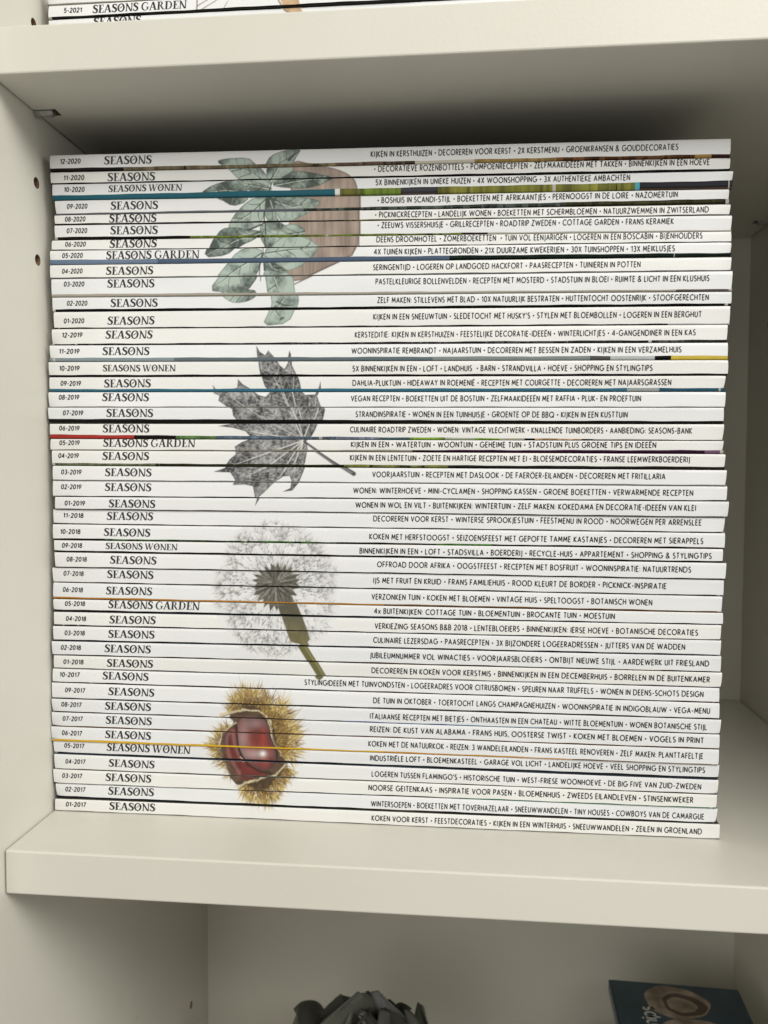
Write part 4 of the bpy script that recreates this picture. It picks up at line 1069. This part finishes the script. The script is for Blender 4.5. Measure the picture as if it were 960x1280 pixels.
    if date:
        lay = layout_sans(date, weight=.22, gap=.30)
        place_text(mag, 'date_lettering', lay, dx * .001, .00185, tv, cov, org, width=.0090 * len(date) / 7, slant=.12)
    if head:
        lay = layout_sans(head)
        place_text(mag, 'headline_lettering', lay, hx0 * .001, .00218, hv, cov, org, width=(hx1 - hx0) * .001, slant=.02)
    return root


ARTS = [(f(), A) for f, A in zip((art_leaves, art_maple, art_dandelion, art_chestnut), ART_FRAMES)]
GROUP = 'magazines stacked on the middle shelf'
LOOKS = {0: 'topmost of the tall stack', 2: 'teal and olive strip below', 13: 'grey and yellow strip below', 15: 'blue strip below', 17: 'black strip below',
         18: 'red and green strip below', 39: 'yellow strip below', 43: 'navy strip below', 44: 'bottom of the tall stack'}
for i, row in enumerate(MAGS):
    date, kind, xl, xr, zlt, zlb, zrt, zrb, dx, tx, tv, hx0, hx1, hv, head, segs = row
    if i + 1 < len(MAGS):
        nx_ = MAGS[i + 1]
        under = (nx_[2] * .001, nx_[4] * .001, nx_[3] * .001, nx_[6] * .001)
    else:
        under = (0.0, .00001, .3, .00001)
    mag = Mag(xl, xr, zlt, zlb, zrt, zrb, under, 100 + i)
    words = ' '.join([w for w in head.replace('•', '').replace(':', '').split() if w != 'SEASONS'][:3])
    label = 'white magazine spine dated %s, headline starting %s' % (date, words)
    label += ', ' + LOOKS[i] if i in LOOKS else ''
    build_magazine(mag, label, date, kind, dx, tx, tv, hx0, hx1, hv, head, segs, 100 + i, ARTS, GROUP, art_dx=(tx - np.mean([q[9] for q in MAGS[max(0, i - 4):i + 5]])) * .7)

# magazines on the shelf above, only their lowest ones come into view
BIRD_LOW = art_bird_sketch(False)
BIRD = (art_bird_sketch(), [[0.0838, -0.002, 68.8], [-0.0015, -0.0855, 355.6]])
up = [(None, 'S', 332.4, 'white magazine spine resting directly on the upper shelf board', 'aaa8a0'),
      (None, 'S', 340.8, 'white magazine spine second from the upper shelf board', '8a8880'),
      (None, 'S', 348.3, 'white magazine spine just under the one dated 5-2021 on upper shelf', '8a8880'),
      ('5-2021', 'G', 354.0, 'white magazine spine dated 5-2021 on the upper shelf', '0c0b09'),
      (None, 'S', 361.0, 'white magazine spine above the one dated 5-2021 on upper shelf', '8f8c84')]
prev = 324.92
for k, (date, kind, z, label, fold) in enumerate(up):
    under = (0.0, prev * .001, .3, prev * .001 - (.0004 if k else 0))
    gap = .75 if fold == '0c0b09' else .35  # the near-black fold colour paints the dark gap below
    mag = Mag(4.1 + .5 * (k % 2), 291 + .6 * (k % 3), z, prev + gap, z - .4, prev + gap - .4, under, 300 + k)
    build_magazine(mag, label, date, kind, 11.6, 24.3, .74 if k == 2 else .5, 0, 0, .5, None, [(0, 300, fold)], 300 + k, ((BIRD_LOW, BIRD[1]),) if k == 2 else (BIRD,) if k > 2 else (), 'magazines stacked on the upper shelf')
    prev = z

# ------------------------------------------------------------------ lower compartment: pile of small books and a dark plant
ZL = ZB + T
M_TEAL, nt, b = new_mat('dark_teal_cover', (0.02, 0.05, 0.065), 0.35)
noise_tint(nt, b, (0.014, 0.034, 0.050), (0.028, 0.062, 0.085), 40.0)
M_BLK, nt, b = new_mat('black_cover', (0.01, 0.01, 0.011), 0.4)
noise_tint(nt, b, (0.007, 0.007, 0.008), (0.018, 0.018, 0.018), 60.0)
M_GREYC, nt, b = new_mat('grey_cloth_cover', (0.1, 0.1, 0.1), 0.8)
noise_tint(nt, b, (0.07, 0.07, 0.065), (0.12, 0.12, 0.11), 500.0)
M_SHELL, nt, b = new_mat('printed_shell', (0.30, 0.23, 0.17), 0.45)
noise_tint(nt, b, (0.16, 0.11, 0.075), (0.38, 0.31, 0.24), 90.0)
M_SHELL2, nt, b = new_mat('printed_shell_shadow', (0.07, 0.045, 0.03), 0.45)
noise_tint(nt, b, (0.05, 0.03, 0.02), (0.10, 0.065, 0.045), 90.0)
M_WHITEINK, nt, b = new_mat('pale_ink', (0.55, 0.55, 0.52), 0.5)
noise_tint(nt, b, (0.5, 0.5, 0.48), (0.58, 0.58, 0.55), 200.0)


def book(label, cx, cy, z0, w, d, h, rz, cover, group):
    o = empty('book', (cx, cy, z0), label, 'book', group, rz)
    t = min(.0018, h * .22)
    fc = bevel_box('front_cover', (-w / 2, -d / 2, h - t), (w / 2, d / 2, h), cover, o, r=.0004)
    bevel_box('back_cover', (-w / 2, -d / 2, 0), (w / 2, d / 2, t), cover, o, r=.0004)
    bevel_box('spine', (-w / 2 - .0012, -d / 2, .0001), (-w / 2, d / 2, h - .0001), cover, o, r=.0004)
    bevel_box('page_block', (-w / 2 + .0002, -d / 2 + .003, t + .0001), (w / 2 - .003, d / 2 - .003, h - t - .0001), M_PAGES, o, r=0)
    return fc


g = 'books piled in the lower compartment'
zt = -0.160
b1, b2, b3, b4 = .007, .034, .050, .058
z = ZL
book('grey cloth book at the bottom of the lower pile', .305, .150, z + .0001, .100, .150, b4, .03, M_GREYC, g)
z += b4 + .0002
book('thick black book in the middle of the lower pile', .308, .152, z + .0001, .092, .145, b3, -.02, M_BLK, g)
z += b3 + .0002
book('black book right under the dark teal shell book', .3125, .118, z + .0001, .079, .100, zt - b1 - z - .0004, -.035, M_BLK, g)
tb = book('dark teal book with shell picture on top of the lower pile', .3115, .1355, zt - b1, .0755, .130, b1, -.035, M_TEAL, g)
# shell printed on the cover: rings as flat ink a hair above it
def ink_ring(parent, name, cx, cy, ro, ri, z, mat, rot=0.0, wob=.0):
    V, F, n = [], [], 40
    wr = random.Random(len(name) + int(ro[0] * 1e5))
    for i in range(n):
        a = 2 * math.pi * i / n
        k = 1 + wob * math.sin(3 * a + 1) + wob * .5 * math.sin(7 * a)
        for rr in (ro, ri):
            x, y = rr[0] * math.cos(a) * k, rr[1] * math.sin(a) * k
            V.append((cx + x * math.cos(rot) - y * math.sin(rot), cy + x * math.sin(rot) + y * math.cos(rot), z))
    F = [(2 * i, 2 * ((i + 1) % n), 2 * ((i + 1) % n) + 1, 2 * i + 1) for i in range(n)]
    return mesh_obj(name, V, F, mat, parent)


ink_ring(tb, 'shell_print', -.002, .047, (.0185, .0155), (.0001, .0001), b1 + .00003, M_SHELL, -.1, .04)
ink_ring(tb, 'shell_print', .002, .045, (.0125, .0105), (.0001, .0001), b1 + .00006, M_SHELL2, -.2, .05)
ink_ring(tb, 'shell_print', .0005, .0445, (.0085, .0070), (.0001, .0001), b1 + .00009, M_SHELL, -.2, .05)
ink_ring(tb, 'shell_print', .003, .020, (.020, .012), (.0001, .0001), b1 + .00009, M_SHELL, .1, .03)
V, F, w = layout_sans('snips', weight=.15, gap=.2)
cap = .0085
mesh_obj('cover_lettering', [(-.0225 - p[1] * cap + .006, .030 + (p[0] - w * .5) * cap, b1 + .00003) for p in V], F, M_WHITEINK, tb)
mesh_obj('cover_lettering', [(-.0320 - p[1] * .0022, .020 + (p[0] - 3) * .0022, b1 + .00003) for p in layout_sans('snips snips')[0]], layout_sans('snips snips')[1], M_GREYC, tb)

# plant: rosette of broad pointed leaves over a small pot
M_LEAFS = []
for k, (c0, c1) in enumerate((((.12, .12, .116), (.20, .20, .19)), ((.10, .105, .085), (.17, .175, .14)), ((.05, .051, .04), (.09, .09, .07)))):
    m, nt, b = new_mat('dull_leaf_%d' % k, c1, .65)
    noise_tint(nt, b, c0, c1, 120.0, bump=.6, bump_scale=500)
    M_LEAFS.append(m)
M_POT, nt, b = new_mat('dark_clay', (.06, .055, .05), .8)
noise_tint(nt, b, (.05, .045, .04), (.08, .07, .06), 80.0)
PX, PY = .1315, .150
plant = empty('potted_plant', (PX, PY, ZL), 'dark grey green plant with broad pointed leaves below the shelf', 'plant')


def leaf_mesh(seed):
    r = random.Random(seed)
    V, F = [], []
    L, wd = 1.0, r.uniform(.46, .64)
    nu, nv = 9, 5
    for i in range(nu):
        t = i / (nu - 1)
        half = wd * (math.sin(math.pi * min(t * .86 + .14, 1)) ** .7) * (1 + .13 * math.sin(13 * t + seed)) + .004
        for j in range(nv):
            s = j / (nv - 1) * 2 - 1
            V.append((s * half + .03 * math.sin(5 * t + seed), .16 * s * s * half * 2.2 - .30 * t * t + .07 * math.sin(9 * t + s * 4 + seed) * (.3 + t), t * L))
    for i in range(nu - 1):
        for j in range(nv - 1):
            a = i * nv + j
            F.append((a, a + 1, a + nv + 1, a + nv))
    me = bpy.data.meshes.new('leaf')
    me.from_pydata(V, [], F)
    me.polygons.foreach_set('use_smooth', [True] * len(F))
    me.update()
    return me


leafs = []
for k in range(6):
    me = leaf_mesh(k)
    me.materials.append(M_LEAFS[k % 3])
    leafs.append(me)
lr = random.Random(9)
for k in range(30):
    o = bpy.data.objects.new('leaf', leafs[k % 6])
    COL.objects.link(o)
    o.parent = plant
    md = o.modifiers.new('thickness', 'SOLIDIFY')
    md.thickness = .022
    sb = o.modifiers.new('soften', 'SUBSURF')
    sb.levels = sb.render_levels = 1
    ring = k / 30
    az = k * 2.39996 + lr.uniform(-.15, .15)
    out = .12 + 1.15 * ring ** .8
    s = (.054 + .016 * lr.random()) * (1 - .18 * ring)
    o.location = (math.cos(az) * .006, math.sin(az) * .006, .109 + .012 * lr.random() - .006 * ring)
    o.rotation_euler = (Matrix.Rotation(az - math.pi / 2, 3, 'Z') @ Matrix.Rotation(-out, 3, 'X') @ Matrix.Rotation(lr.uniform(-.3, .3), 3, 'Z')).to_euler()
    o.scale = (s, s, s)
prof = [(.0, .0), (.030, .0), (.036, .085), (.039, .085), (.039, .100), (.034, .100), (.033, .090), (.0, .090)]
V, F = [], []
ns = 32
for i in range(ns):
    a = 2 * math.pi * i / ns
    V += [(r_ * math.cos(a), r_ * math.sin(a), z_) for r_, z_ in prof]
for i in range(ns):
    for j in range(len(prof) - 1):
        a, c_ = i * len(prof) + j, ((i + 1) % ns) * len(prof) + j
        F.append((a, c_, c_ + 1, a + 1))
mesh_obj('pot', V, F, M_POT, plant, smooth=False)
V = []
for i in range(12):
    a = 2 * math.pi * i / 12
    V += [(.006 * math.cos(a), .006 * math.sin(a), .088), (.004 * math.cos(a), .004 * math.sin(a), .135)]
mesh_obj('stem', V, [(2 * i, 2 * ((i + 1) % 12), 2 * ((i + 1) % 12) + 1, 2 * i + 1) for i in range(12)], M_LEAFS[2], plant)
